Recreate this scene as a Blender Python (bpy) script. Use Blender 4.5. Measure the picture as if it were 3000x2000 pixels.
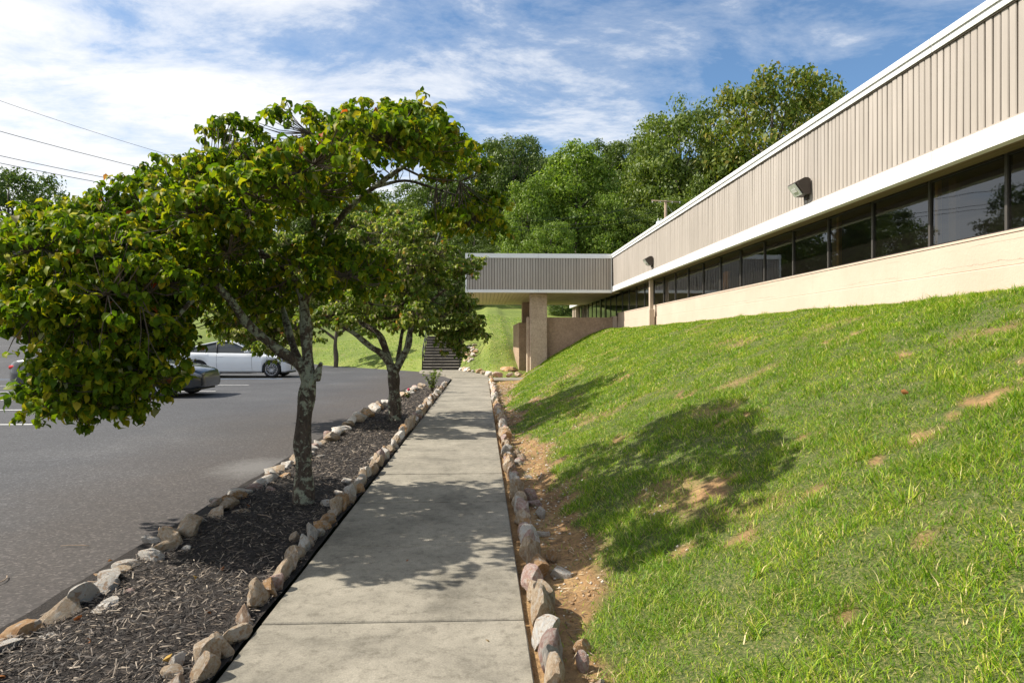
import bpy, math, random
import numpy as np
from mathutils import Vector, Matrix, Quaternion

S = bpy.context.scene
COL = S.collection
for o in list(bpy.data.objects):
    bpy.data.objects.remove(o)
R = math.radians

# ------------------------------------------------------------------ camera
CAM_H = 1.34
YAW = R(2.49)
cam_d = bpy.data.cameras.new('camera')
cam = bpy.data.objects.new('camera', cam_d)
COL.objects.link(cam)
cam.location = (0, 0, CAM_H)
cam.rotation_euler = (R(90), 0, -YAW)
cam_d.sensor_width = 36
cam_d.lens = 24
cam_d.clip_start = 0.05
cam_d.clip_end = 5000
S.camera = cam

# ------------------------------------------------------------------ light
SUN_EL, SUN_AZ = 44.0, 8.0          # azimuth: degrees from -X towards +Y
S.view_settings.view_transform = 'Standard'
S.view_settings.look = 'None'
S.view_settings.exposure = 0.60
S.view_settings.gamma = 1
sd = Vector((-math.cos(R(SUN_AZ)) * math.cos(R(SUN_EL)), math.sin(R(SUN_AZ)) * math.cos(R(SUN_EL)), math.sin(R(SUN_EL))))
sun_d = bpy.data.lights.new('sun', 'SUN')
sun_d.energy = 5.0
sun_d.angle = R(0.55)
sun_d.color = (1.0, 0.93, 0.82)
sun = bpy.data.objects.new('sun', sun_d)
COL.objects.link(sun)
sun.rotation_euler = (-sd).to_track_quat('-Z', 'Y').to_euler()
sun.location = (-20, 5, 30)

W = bpy.data.worlds.new('World')
S.world = W
W.use_nodes = True
wt = W.node_tree
wt.nodes.clear()


def node(nt, typ, ins=None, **props):
    n = nt.nodes.new(typ)
    for k, v in props.items():
        setattr(n, k, v)
    if ins:
        for k, v in ins.items():
            s = n.inputs[k]
            if hasattr(v, 'links'):
                nt.links.new(v, s)
            else:
                s.default_value = v
    return n


def ramp(nt, fac, stops, interp='LINEAR'):
    n = nt.nodes.new('ShaderNodeValToRGB')
    n.color_ramp.interpolation = interp
    e = n.color_ramp.elements
    while len(e) > 1:
        e.remove(e[-1])
    for i, (p, c) in enumerate(stops):
        if not isinstance(c, (tuple, list)):
            c = (c, c, c)
        el = e[0] if i == 0 else e.new(p)
        el.position = p
        el.color = (c[0], c[1], c[2], 1)
    nt.links.new(fac, n.inputs[0])
    return n.outputs[0]


def math_n(nt, op, a, b=0.0, clamp=False):
    n = node(nt, 'ShaderNodeMath', {0: a, 1: b}, operation=op, use_clamp=clamp)
    return n.outputs[0]


def mixc(nt, fac, a, b, mode='MIX'):
    n = nt.nodes.new('ShaderNodeMix')
    n.data_type = 'RGBA'
    n.blend_type = mode
    for i, v in ((0, fac), (6, a), (7, b)):
        if hasattr(v, 'links'):
            nt.links.new(v, n.inputs[i])
        else:
            n.inputs[i].default_value = v if i == 0 else (v[0], v[1], v[2], 1)
    return n.outputs[2]


sky = node(wt, 'ShaderNodeTexSky', sky_type='NISHITA', sun_disc=False, sun_elevation=R(SUN_EL),
           sun_rotation=R(-90 + SUN_AZ), altitude=300, air_density=1.0, dust_density=0.35, ozone_density=2.5)
tc = node(wt, 'ShaderNodeTexCoord')
sep = node(wt, 'ShaderNodeSeparateXYZ', {0: tc.outputs['Generated']})
zz = math_n(wt, 'ADD', math_n(wt, 'MAXIMUM', sep.outputs[2], 0.0), 0.16)
px = math_n(wt, 'DIVIDE', sep.outputs[0], zz)
py = math_n(wt, 'DIVIDE', sep.outputs[1], zz)
pv = node(wt, 'ShaderNodeCombineXYZ', {0: px, 1: py})
mp = node(wt, 'ShaderNodeMapping', {0: pv.outputs[0], 'Rotation': (0, 0, R(-38)), 'Scale': (0.85, 1.35, 1), 'Location': (2.3, 0.7, 0)})
n1 = node(wt, 'ShaderNodeTexNoise', {'Vector': mp.outputs[0], 'Scale': 2.1, 'Detail': 12, 'Roughness': 0.66, 'Distortion': 0.25})
n2 = node(wt, 'ShaderNodeTexNoise', {'Vector': pv.outputs[0], 'Scale': 0.33, 'Detail': 3, 'Roughness': 0.5})
cov = math_n(wt, 'ADD', math_n(wt, 'MULTIPLY', sep.outputs[0], -0.34), 0.03)      # thicker sheet towards -X
cov = math_n(wt, 'ADD', cov, math_n(wt, 'MULTIPLY', math_n(wt, 'SUBTRACT', n2.outputs[0], 0.5), 0.55))
dens = math_n(wt, 'ADD', n1.outputs[0], cov)
cl = ramp(wt, dens, [(0.36, 0.02), (0.47, 0.22), (0.56, 0.62), (0.69, 0.97)])
skyc = mixc(wt, 1.0, sky.outputs[0], (1.10, 1.36, 1.48), 'MULTIPLY')
CLOUD = 10.0
full = mixc(wt, cl, skyc, (CLOUD, CLOUD * 1.01, CLOUD * 1.03))
bg = node(wt, 'ShaderNodeBackground', {'Color': full, 'Strength': 0.07})
out = node(wt, 'ShaderNodeOutputWorld', {0: bg.outputs[0]})

# ------------------------------------------------------------------ helpers
FX = 1.0 / 2000.0
DS = 3000 / 2352.0


def at(dx, dy, Y):
    """a picture point of the study sheet (2352 wide) -> world point on the plane y = Y"""
    xc = (dx * DS - 1500) * FX
    zc = -(dy * DS - 1000) * FX
    d = Vector((math.sin(YAW) + xc * math.cos(YAW), math.cos(YAW) - xc * math.sin(YAW), zc))
    s = Y / d.y
    return Vector((d.x * s, Y, CAM_H + d.z * s))


def tag(o, label=None, cat=None, group=None, kind=None):
    if label: o['label'] = label
    if cat: o['category'] = cat
    if group: o['group'] = group
    if kind: o['kind'] = kind
    return o


def obj(name, me, m=None, parent=None, loc=None, rot=None, scale=None):
    o = bpy.data.objects.new(name, me)
    COL.objects.link(o)
    if m is not None and me is not None and len(me.materials) == 0:
        me.materials.append(m)
    if parent is not None:
        o.parent = parent
    if loc is not None: o.location = loc
    if rot is not None: o.rotation_euler = rot
    if scale is not None: o.scale = scale
    return o


def empty(name, loc=(0, 0, 0)):
    o = bpy.data.objects.new(name, None)
    o.empty_display_size = 0.2
    COL.objects.link(o)
    o.location = loc
    return o


def mesh_np(name, V, F, smooth=False):
    """uniform polygons: V (n,3), F (m,k)"""
    V = np.asarray(V, dtype=np.float32)
    F = np.asarray(F, dtype=np.int32)
    me = bpy.data.meshes.new(name)
    me.vertices.add(len(V))
    me.vertices.foreach_set('co', V.ravel())
    k = F.shape[1]
    me.loops.add(F.size)
    me.loops.foreach_set('vertex_index', F.ravel())
    me.polygons.add(len(F))
    me.polygons.foreach_set('loop_start', np.arange(0, F.size, k, dtype=np.int32))
    if smooth:
        me.polygons.foreach_set('use_smooth', np.ones(len(F), dtype=bool))
    me.update(calc_edges=True)
    return me


class MB:
    def __init__(self):
        self.v = []; self.f = []; self.s = []

    def add(self, vs, fs, smooth=False):
        b = len(self.v)
        self.v += [tuple(v) for v in vs]
        self.f += [tuple(i + b for i in f) for f in fs]
        self.s += [smooth] * len(fs)
        return self

    def box(self, x0, x1, y0, y1, z0, z1):
        v = [(x0, y0, z0), (x1, y0, z0), (x1, y1, z0), (x0, y1, z0), (x0, y0, z1), (x1, y0, z1), (x1, y1, z1), (x0, y1, z1)]
        return self.add(v, [(0, 3, 2, 1), (4, 5, 6, 7), (0, 1, 5, 4), (1, 2, 6, 5), (2, 3, 7, 6), (3, 0, 4, 7)])

    def prism(self, poly, a0, a1, axis):
        """poly of 2-d points extruded along axis (0,1,2)"""
        n = len(poly)
        def p3(p, a):
            if axis == 0: return (a, p[0], p[1])
            if axis == 1: return (p[0], a, p[1])
            return (p[0], p[1], a)
        v = [p3(p, a0) for p in poly] + [p3(p, a1) for p in poly]
        f = [tuple(range(n)), tuple(range(2 * n - 1, n - 1, -1))]
        f += [(i, i + n, (i + 1) % n + n, (i + 1) % n) for i in range(n)]
        return self.add(v, f)

    def tube(self, pts, rad, n=8, cap=True, wob=None):
        pts = [Vector(p) for p in pts]
        if not hasattr(rad, '__len__'): rad = [rad] * len(pts)
        vs = []; fs = []
        t = (pts[1] - pts[0]).normalized()
        up = Vector((0, 0, 1)) if abs(t.z) < 0.9 else Vector((1, 0, 0))
        u = t.cross(up).normalized()
        for i, p in enumerate(pts):
            if i == 0: t2 = (pts[1] - pts[0])
            elif i == len(pts) - 1: t2 = pts[i] - pts[i - 1]
            else: t2 = pts[i + 1] - pts[i - 1]
            t2 = t2.normalized()
            u = (u - t2 * u.dot(t2)).normalized()
            w = t2.cross(u)
            for k in range(n):
                a = 2 * math.pi * k / n
                r = rad[i] * (1 + (wob(i, k) if wob else 0))
                vs.append(p + (u * math.cos(a) + w * math.sin(a)) * r)
        for i in range(len(pts) - 1):
            for k in range(n):
                fs.append((i * n + k, i * n + (k + 1) % n, (i + 1) * n + (k + 1) % n, (i + 1) * n + k))
        self.add(vs, fs, True)
        if cap:
            b = len(self.v) - len(vs)
            self.f.append(tuple(b + k for k in range(n - 1, -1, -1))); self.s.append(False)
            self.f.append(tuple(b + (len(pts) - 1) * n + k for k in range(n))); self.s.append(False)
        return self

    def mesh(self, name, bevel=0.0):
        me = bpy.data.meshes.new(name)
        me.from_pydata(self.v, [], self.f)
        me.polygons.foreach_set('use_smooth', self.s)
        me.update()
        if bevel:
            import bmesh
            bm = bmesh.new(); bm.from_mesh(me)
            bmesh.ops.bevel(bm, geom=list(bm.edges), offset=bevel, segments=1, affect='EDGES', clamp_overlap=True)
            bm.to_mesh(me); bm.free()
        return me

    def build(self, name, m, parent=None, bevel=0.0, **kw):
        return obj(name, self.mesh(name, bevel), m, parent, **kw)


_rs = np.random.RandomState(7)
_LAT = _rs.rand(256, 256)


def vnoise(x, y, sc=1.0):
    x = np.asarray(x, dtype=float) * sc + 1000.5; y = np.asarray(y, dtype=float) * sc + 1000.5
    xi = np.floor(x).astype(int); yi = np.floor(y).astype(int)
    fx = x - xi; fy = y - yi
    fx = fx * fx * (3 - 2 * fx); fy = fy * fy * (3 - 2 * fy)
    g = lambda a, b: _LAT[a & 255, b & 255]
    return (g(xi, yi) * (1 - fx) + g(xi + 1, yi) * fx) * (1 - fy) + (g(xi, yi + 1) * (1 - fx) + g(xi + 1, yi + 1) * fx) * fy


def fbm(x, y, sc=1.0, oc=3):
    s = 0; a = 0.5; t = 0
    for i in range(oc):
        s = s + a * vnoise(x + 17.3 * i, y - 9.1 * i, sc * 2 ** i); t += a; a *= 0.5
    return s / t


def sstep(a, b, x):
    t = np.clip((np.asarray(x, dtype=float) - a) / (b - a), 0, 1)
    return t * t * (3 - 2 * t)


# ------------------------------------------------------------------ materials
def mat(name):
    m = bpy.data.materials.new(name)
    m.use_nodes = True
    nt = m.node_tree
    nt.nodes.clear()
    b = node(nt, 'ShaderNodeBsdfPrincipled')
    o = node(nt, 'ShaderNodeOutputMaterial', {0: b.outputs[0]})
    return m, nt, b, o


def setc(nt, b, key, v):
    if hasattr(v, 'links'):
        nt.links.new(v, b.inputs[key])
    elif isinstance(v, (tuple, list)) and len(v) == 3:
        b.inputs[key].default_value = (v[0], v[1], v[2], 1)
    else:
        b.inputs[key].default_value = v


def bump(nt, b, h, strength=0.3, dist=0.02):
    n = node(nt, 'ShaderNodeBump', {'Height': h, 'Strength': strength, 'Distance': dist})
    nt.links.new(n.outputs[0], b.inputs['Normal'])


def wpos(nt):
    return node(nt, 'ShaderNodeNewGeometry').outputs['Position']


def ocoord(nt):
    return node(nt, 'ShaderNodeTexCoord').outputs['Object']


def noise(nt, vec, sc, det=4, rough=0.55, dist=0.0):
    return node(nt, 'ShaderNodeTexNoise', {'Vector': vec, 'Scale': sc, 'Detail': det, 'Roughness': rough, 'Distortion': dist}).outputs[0]


def simple(name, c, rough=0.6, metal=0.0, var=0.08, sc=6.0, spec=0.5, bmp=0.0):
    m, nt, b, o = mat(name)
    p = ocoord(nt)
    n = noise(nt, p, sc, 5, 0.6)
    lo = tuple(x * (1 - var) for x in c); hi = tuple(min(1, x * (1 + var)) for x in c)
    setc(nt, b, 'Base Color', ramp(nt, n, [(0.3, lo), (0.7, hi)]))
    b.inputs['Roughness'].default_value = rough
    b.inputs['Metallic'].default_value = metal
    b.inputs['Specular IOR Level'].default_value = spec
    if bmp:
        bump(nt, b, noise(nt, p, sc * 12, 3), bmp, 0.004)
    return m


M = {}


def build_materials():
    # asphalt
    m, nt, b, o = mat('asphalt')
    p = wpos(nt)
    big = noise(nt, p, 0.35, 5, 0.6, 0.4)
    fine = noise(nt, p, 130, 2, 0.7)
    vor = node(nt, 'ShaderNodeTexVoronoi', {'Vector': p, 'Scale': 62.0}).outputs['Color']
    sp = node(nt, 'ShaderNodeSeparateXYZ', {0: p})
    base = ramp(nt, big, [(0.3, (0.042, 0.043, 0.048)), (0.55, (0.06, 0.061, 0.066)), (0.72, (0.085, 0.085, 0.089))])
    grit = ramp(nt, node(nt, 'ShaderNodeSeparateColor', {0: vor}).outputs[0], [(0.0, 0.6), (0.55, 0.9), (0.85, 1.15), (1.0, 1.9)])
    base = mixc(nt, 1.0, base, grit, 'MULTIPLY')
    # leaf-litter dust lying beside the bed
    edge = math_n(nt, 'ADD', sp.outputs[0], math_n(nt, 'MULTIPLY', math_n(nt, 'SUBTRACT', noise(nt, p, 0.5, 5, 0.65), 0.5), 3.2))
    dust = node(nt, 'ShaderNodeMapRange', {0: edge, 1: -5.2, 2: -2.9}).outputs[0]
    dust = math_n(nt, 'MULTIPLY', dust, ramp(nt, sp.outputs[1], [(0.0, 1.0), (1.0, 1.0)]))
    dust = math_n(nt, 'MULTIPLY', dust, 0.62)
    dcol = mixc(nt, 1.0, (0.066, 0.052, 0.042), grit, 'MULTIPLY')
    base = mixc(nt, dust, base, dcol)
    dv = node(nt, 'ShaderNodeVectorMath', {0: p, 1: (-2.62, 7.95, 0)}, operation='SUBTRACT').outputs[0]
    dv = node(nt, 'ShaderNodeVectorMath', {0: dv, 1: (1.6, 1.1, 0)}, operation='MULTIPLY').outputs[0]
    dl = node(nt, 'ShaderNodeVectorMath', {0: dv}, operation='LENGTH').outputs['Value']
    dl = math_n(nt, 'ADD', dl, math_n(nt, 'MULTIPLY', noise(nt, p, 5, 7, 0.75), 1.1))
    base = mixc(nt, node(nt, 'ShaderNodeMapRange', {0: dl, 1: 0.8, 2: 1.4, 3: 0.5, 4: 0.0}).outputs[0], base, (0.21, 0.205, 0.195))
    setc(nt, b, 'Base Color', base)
    b.inputs['Roughness'].default_value = 0.85
    bump(nt, b, vor, 0.5, 0.006)
    M['asphalt'] = m
    # concrete
    m, nt, b, o = mat('concrete')
    p = wpos(nt)
    st = noise(nt, p, 1.5, 9, 0.74, 0.3)
    fine = noise(nt, p, 110, 4, 0.75)
    fl = noise(nt, p, 14, 8, 0.8, 0.2)
    c = ramp(nt, st, [(0.32, (0.15, 0.136, 0.106)), (0.46, (0.255, 0.232, 0.183)), (0.66, (0.36, 0.327, 0.26))])
    c = mixc(nt, 1.0, c, ramp(nt, fl, [(0.34, (0.58, 0.57, 0.55)), (0.5, (0.97, 0.97, 0.97)), (1, (1.08, 1.08, 1.08))]), 'MULTIPLY')
    c = mixc(nt, 1.0, c, ramp(nt, fine, [(0.25, 0.62), (0.75, 1.22)]), 'MULTIPLY')
    setc(nt, b, 'Base Color', c)
    b.inputs['Roughness'].default_value = 0.9
    bump(nt, b, fine, 0.25, 0.004)
    M['concrete'] = m
    # dark weathered concrete for the stairs
    m, nt, b, o = mat('stair_concrete')
    p = wpos(nt)
    c = ramp(nt, noise(nt, p, 3.0, 6, 0.7), [(0.3, (0.13, 0.12, 0.10)), (0.7, (0.30, 0.27, 0.23))])
    setc(nt, b, 'Base Color', c); b.inputs['Roughness'].default_value = 0.9
    bump(nt, b, noise(nt, p, 60), 0.3, 0.005)
    M['stair_concrete'] = m
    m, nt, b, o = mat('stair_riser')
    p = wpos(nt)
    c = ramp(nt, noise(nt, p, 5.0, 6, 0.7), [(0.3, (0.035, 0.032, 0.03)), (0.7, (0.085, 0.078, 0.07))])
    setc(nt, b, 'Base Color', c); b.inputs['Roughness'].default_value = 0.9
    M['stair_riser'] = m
    # soil (orange clay, gravelly)
    def soilcol(nt, p):
        a = noise(nt, p, 2.2, 6, 0.65, 0.3)
        f = noise(nt, p, 38, 4, 0.75)
        c = ramp(nt, a, [(0.28, (0.17, 0.095, 0.042)), (0.5, (0.34, 0.20, 0.085)), (0.72, (0.50, 0.335, 0.155))])
        c = mixc(nt, 1.0, c, ramp(nt, f, [(0.3, 0.55), (0.7, 1.2)]), 'MULTIPLY')
        return c, f
    m, nt, b, o = mat('clay_soil')
    p = wpos(nt)
    c, f = soilcol(nt, p)
    setc(nt, b, 'Base Color', c); b.inputs['Roughness'].default_value = 0.95
    bump(nt, b, f, 0.8, 0.03)
    M['soil'] = m
    # turf under the blades
    m, nt, b, o = mat('turf')
    p = wpos(nt)
    c, f = soilcol(nt, p)
    thatch_shade = ramp(nt, noise(nt, p, 75, 5, 0.8), [(0.34, (0.018, 0.028, 0.006)), (0.5, (0.075, 0.105, 0.018)), (0.66, (0.26, 0.22, 0.09))])  # straw and green thatch; its darkest tones paint in the shade between blades
    att = node(nt, 'ShaderNodeAttribute', attribute_name='bare').outputs['Fac']
    c = mixc(nt, att, thatch_shade, c)
    setc(nt, b, 'Base Color', c); b.inputs['Roughness'].default_value = 0.95
    bump(nt, b, f, 0.8, 0.03)
    M['turf'] = m
    # far lawn
    m, nt, b, o = mat('lawn')
    p = wpos(nt)
    a = noise(nt, p, 0.28, 5, 0.6)
    f = noise(nt, p, 9, 5, 0.75)
    c = ramp(nt, a, [(0.3, (0.105, 0.15, 0.018)), (0.5, (0.155, 0.205, 0.025)), (0.72, (0.23, 0.25, 0.05))])
    c = mixc(nt, 1.0, c, ramp(nt, f, [(0.3, 0.5), (0.5, 0.92), (0.72, 1.3)]), 'MULTIPLY')
    dry = noise(nt, p, 0.9, 4, 0.6)
    c = mixc(nt, ramp(nt, dry, [(0.62, 0.0), (0.75, 0.55)]), c, (0.26, 0.2, 0.09))
    setc(nt, b, 'Base Color', c); b.inputs['Roughness'].default_value = 0.9
    bump(nt, b, f, 0.6, 0.05)
    M['lawn'] = m
    m, nt, b, o = mat('forest_floor')
    p = wpos(nt)
    c = ramp(nt, noise(nt, p, 0.8, 6, 0.7), [(0.3, (0.02, 0.03, 0.008)), (0.7, (0.06, 0.075, 0.02))])
    setc(nt, b, 'Base Color', c); b.inputs['Roughness'].default_value = 0.95
    M['forest_floor'] = m
    # mulch
    m, nt, b, o = mat('mulch_bed')
    p = wpos(nt)
    f = noise(nt, p, 45, 4, 0.75)
    c = ramp(nt, f, [(0.3, (0.008, 0.006, 0.005)), (0.6, (0.03, 0.022, 0.017)), (0.8, (0.08, 0.06, 0.045))])
    setc(nt, b, 'Base Color', c); b.inputs['Roughness'].default_value = 0.9
    bump(nt, b, f, 1.0, 0.03)
    M['mulch_bed'] = m
    m, nt, b, o = mat('mulch_chip')
    r = node(nt, 'ShaderNodeNewGeometry').outputs['Random Per Island']
    setc(nt, b, 'Base Color', ramp(nt, r, [(0.0, (0.010, 0.008, 0.006)), (0.45, (0.032, 0.024, 0.019)), (0.72, (0.09, 0.069, 0.053)), (0.9, (0.20, 0.16, 0.12)), (1.0, (0.40, 0.33, 0.25))]))
    b.inputs['Roughness'].default_value = 0.7
    M['mulch_chip'] = m
    m, nt, b, o = mat('straw')
    r = node(nt, 'ShaderNodeNewGeometry').outputs['Random Per Island']
    setc(nt, b, 'Base Color', ramp(nt, r, [(0.0, (0.03, 0.02, 0.013)), (0.4, (0.12, 0.08, 0.045)), (0.75, (0.34, 0.25, 0.15)), (1.0, (0.55, 0.45, 0.3))]))
    b.inputs['Roughness'].default_value = 0.8
    M['straw'] = m
    m, nt, b, o = mat('pebble')
    r = node(nt, 'ShaderNodeNewGeometry').outputs['Random Per Island']
    setc(nt, b, 'Base Color', ramp(nt, r, [(0.0, (0.2, 0.11, 0.05)), (0.5, (0.4, 0.27, 0.15)), (0.8, (0.5, 0.46, 0.4)), (1.0, (0.68, 0.64, 0.58))]))
    b.inputs['Roughness'].default_value = 0.85
    M['pebble'] = m

    # leafy things: diffuse + translucent
    def leafmat(name, stops, src, trans=0.45, gloss=0.3, rough=0.42, posvar=None, tint=(1.25, 1.35, 0.55)):
        m = bpy.data.materials.new(name); m.use_nodes = True
        nt = m.node_tree; nt.nodes.clear()
        if src == 'island':
            r = node(nt, 'ShaderNodeNewGeometry').outputs['Random Per Island']
        else:
            r = node(nt, 'ShaderNodeObjectInfo').outputs['Random']
        c = ramp(nt, r, stops)
        if posvar:
            n = noise(nt, wpos(nt), posvar[0], 4, 0.6)
            c = mixc(nt, 1.0, c, ramp(nt, n, [(0.3, posvar[1]), (0.7, posvar[2])]), 'MULTIPLY')
        if src == 'island':
            orr = node(nt, 'ShaderNodeObjectInfo').outputs['Random']
        b = node(nt, 'ShaderNodeBsdfPrincipled', {'Base Color': c, 'Roughness': rough, 'Specular IOR Level': gloss})
        t = node(nt, 'ShaderNodeBsdfTranslucent', {'Color': mixc(nt, 1.0, c, tint, 'MULTIPLY')})
        mx = node(nt, 'ShaderNodeMixShader', {0: trans, 1: b.outputs[0], 2: t.outputs[0]})
        node(nt, 'ShaderNodeOutputMaterial', {0: mx.outputs[0]})
        return m
    dog = [(0.0, (0.056, 0.108, 0.008)), (0.35, (0.102, 0.172, 0.009)), (0.7, (0.190, 0.245, 0.011)), (0.9, (0.325, 0.315, 0.014)), (0.975, (0.42, 0.33, 0.024)), (0.992, (0.32, 0.34, 0.2)), (0.998, (0.30, 0.17, 0.03)), (1.0, (0.5, 0.06, 0.015))]
    M['dog_leaf'] = leafmat('dogwood_foliage', dog, 'island', 0.44, 0.15, 0.55)
    M['dog_leaf1'] = leafmat('dogwood_leaf', dog, 'object', 0.44, 0.15, 0.55)
    dog2 = [(0.0, (0.085, 0.150, 0.018)), (0.4, (0.15, 0.215, 0.026)), (0.7, (0.235, 0.275, 0.045)), (0.9, (0.35, 0.34, 0.12)), (0.985, (0.42, 0.37, 0.2)), (1.0, (0.36, 0.12, 0.03))]
    M['dog_leaf_b'] = leafmat('far_dogwood_foliage', dog2, 'island', 0.42, 0.28, 0.48)
    M['dog_leaf_b1'] = leafmat('far_dogwood_leaf', dog2, 'object', 0.42, 0.28, 0.48)
    gr = [(0.0, (0.066, 0.165, 0.007)), (0.35, (0.145, 0.285, 0.010)), (0.66, (0.255, 0.395, 0.018)), (0.84, (0.40, 0.46, 0.05)), (0.94, (0.55, 0.48, 0.19)), (1.0, (0.64, 0.56, 0.34))]
    M['grass'] = leafmat('grass_blade', gr, 'island', 0.36, 0.3, 0.5, (1.6, (0.74, 0.82, 0.75), (1.40, 1.26, 1.2)), (1.1, 1.2, 0.6))
    M['f_bright'] = leafmat('forest_bright', [(0, (0.095, 0.165, 0.02)), (0.6, (0.175, 0.26, 0.036)), (1, (0.26, 0.33, 0.055))], 'island', 0.35, 0.3, 0.5)
    M['f_mid'] = leafmat('forest_mid', [(0, (0.08, 0.13, 0.018)), (0.6, (0.14, 0.20, 0.03)), (1, (0.225, 0.265, 0.05))], 'island', 0.32, 0.35, 0.5)
    M['f_dark'] = leafmat('forest_dark', [(0, (0.055, 0.095, 0.018)), (0.6, (0.098, 0.15, 0.03)), (1, (0.165, 0.21, 0.046))], 'island', 0.28, 0.35, 0.5)
    M['f_olive'] = leafmat('forest_olive', [(0, (0.08, 0.13, 0.016)), (0.5, (0.145, 0.19, 0.024)), (0.88, (0.24, 0.245, 0.036)), (1, (0.32, 0.25, 0.05))], 'island', 0.36, 0.3, 0.5)
    M['dead_leaf'] = leafmat('dead_leaf', [(0, (0.25, 0.09, 0.03)), (0.5, (0.36, 0.15, 0.05)), (1, (0.42, 0.27, 0.07))], 'object', 0.2, 0.2, 0.6, None, (1, 1, 1))

    # bark with lichen
    def bark(name, dark, light, lichen, lim):
        m, nt, b, o = mat(name)
        p = ocoord(nt)
        st = node(nt, 'ShaderNodeMapping', {0: p, 'Scale': (1, 1, 0.45)}).outputs[0]
        vr = node(nt, 'ShaderNodeTexVoronoi', {'Vector': st, 'Scale': 55.0}).outputs['Distance']
        a = noise(nt, st, 26, 5, 0.7)
        c = ramp(nt, a, [(0.3, dark), (0.7, light)])
        l = noise(nt, p, 15, 7, 0.74, 0.5)
        l2 = noise(nt, p, 2.2, 3, 0.5)
        lm = math_n(nt, 'ADD', l, math_n(nt, 'MULTIPLY', math_n(nt, 'SUBTRACT', l2, 0.5), 0.5))
        c = mixc(nt, ramp(nt, lm, [(lim, 0.0), (lim + 0.06, 0.9)]), c, lichen)
        setc(nt, b, 'Base Color', c); b.inputs['Roughness'].default_value = 0.9
        bump(nt, b, math_n(nt, 'ADD', vr, a), 1.0, 0.012)
        return m
    M['bark'] = bark('dogwood_bark', (0.03, 0.021, 0.015), (0.12, 0.088, 0.064), (0.31, 0.33, 0.24), 0.50)
    M['twig'] = simple('twig_bark', (0.10, 0.078, 0.055), 0.85, var=0.35, sc=8)
    M['forest_bark'] = simple('forest_bark', (0.09, 0.075, 0.06), 0.9, var=0.3, sc=4)
    M['pole_wood'] = simple('weathered_pole_wood', (0.27, 0.20, 0.14), 0.85, var=0.2, sc=5)

    # rocks, one material per colour
    def rock(name, c1, c2, vein):
        m, nt, b, o = mat(name)
        p = ocoord(nt)
        oi = node(nt, 'ShaderNodeObjectInfo')
        pv = node(nt, 'ShaderNodeVectorMath', {0: p, 1: oi.outputs['Location']}, operation='ADD').outputs[0]
        a = noise(nt, pv, 7, 8, 0.72, 0.8)
        f = noise(nt, pv, 70, 4, 0.75)
        c = ramp(nt, a, [(0.30, c2), (0.46, c1), (0.62, vein)])
        l = noise(nt, pv, 3.5, 6, 0.65, 0.4)
        c = mixc(nt, ramp(nt, l, [(0.52, 0.0), (0.60, 0.75)]), c, (0.66, 0.60, 0.52))
        l = noise(nt, node(nt, 'ShaderNodeVectorMath', {0: pv, 1: (3.1, 7.7, 1.3)}, operation='ADD').outputs[0], 4.0, 6, 0.7, 0.5)
        c = mixc(nt, ramp(nt, l, [(0.54, 0.0), (0.62, 0.7)]), c, (0.42, 0.22, 0.085))
        c = mixc(nt, 1.0, c, ramp(nt, f, [(0.25, 0.62), (0.75, 1.18)]), 'MULTIPLY')
        rv = ramp(nt, oi.outputs['Random'], [(0, 0.95), (1, 1.35)])
        c = mixc(nt, 1.0, c, rv, 'MULTIPLY')
        setc(nt, b, 'Base Color', c); b.inputs['Roughness'].default_value = 0.85
        bump(nt, b, math_n(nt, 'ADD', math_n(nt, 'MULTIPLY', a, 2.0), f), 0.9, 0.03)
        return m
    M['rock_tan'] = rock('sandstone_tan', (0.559, 0.416, 0.273), (0.39, 0.234, 0.13), (0.676, 0.572, 0.429))
    M['rock_orange'] = rock('sandstone_orange', (0.572, 0.325, 0.143), (0.364, 0.169, 0.072), (0.65, 0.455, 0.26))
    M['rock_white'] = rock('quartzite_pale', (0.754, 0.689, 0.598), (0.546, 0.442, 0.338), (0.78, 0.78, 0.754))
    M['rock_grey'] = rock('fieldstone_grey', (0.429, 0.403, 0.364), (0.286, 0.247, 0.208), (0.546, 0.52, 0.468))
    M['rock_pink'] = rock('sandstone_pink', (0.546, 0.351, 0.299), (0.39, 0.221, 0.182), (0.676, 0.546, 0.494))
    M['rock_brown'] = rock('sandstone_brown', (0.351, 0.221, 0.137), (0.208, 0.117, 0.065), (0.468, 0.351, 0.247))

    # building
    M['white_trim'] = simple('white_metal_trim', (0.78, 0.78, 0.77), 0.35, var=0.02, sc=2)
    M['white_trim2'] = simple('white_metal_trim_lower', (0.80, 0.80, 0.79), 0.35, var=0.02, sc=2)
    m, nt, b, o = mat('siding')
    oi = node(nt, 'ShaderNodeObjectInfo').outputs['Random']
    p = wpos(nt)
    c = ramp(nt, oi, [(0, (0.36, 0.32, 0.278)), (0.5, (0.39, 0.347, 0.302)), (1, (0.415, 0.372, 0.327))])
    c = mixc(nt, 1.0, c, ramp(nt, noise(nt, p, 0.8, 5, 0.6), [(0.3, 0.92), (0.7, 1.05)]), 'MULTIPLY')
    c = mixc(nt, 1.0, c, ramp(nt, noise(nt, node(nt, 'ShaderNodeMapping', {0: p, 'Scale': (3, 7, 0.35)}).outputs[0], 1.6, 6, 0.7), [(0.3, 0.9), (0.6, 1.03)]), 'MULTIPLY')
    setc(nt, b, 'Base Color', c); b.inputs['Roughness'].default_value = 0.45
    M['siding'] = m
    M['siding_dark'] = simple('siding_groove', (0.10, 0.078, 0.06), 0.7, var=0.05)
    m, nt, b, o = mat('soffit')
    p = wpos(nt)
    c = ramp(nt, noise(nt, p, 1.4, 5, 0.6), [(0.3, (0.52, 0.41, 0.27)), (0.7, (0.62, 0.50, 0.34))])
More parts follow.
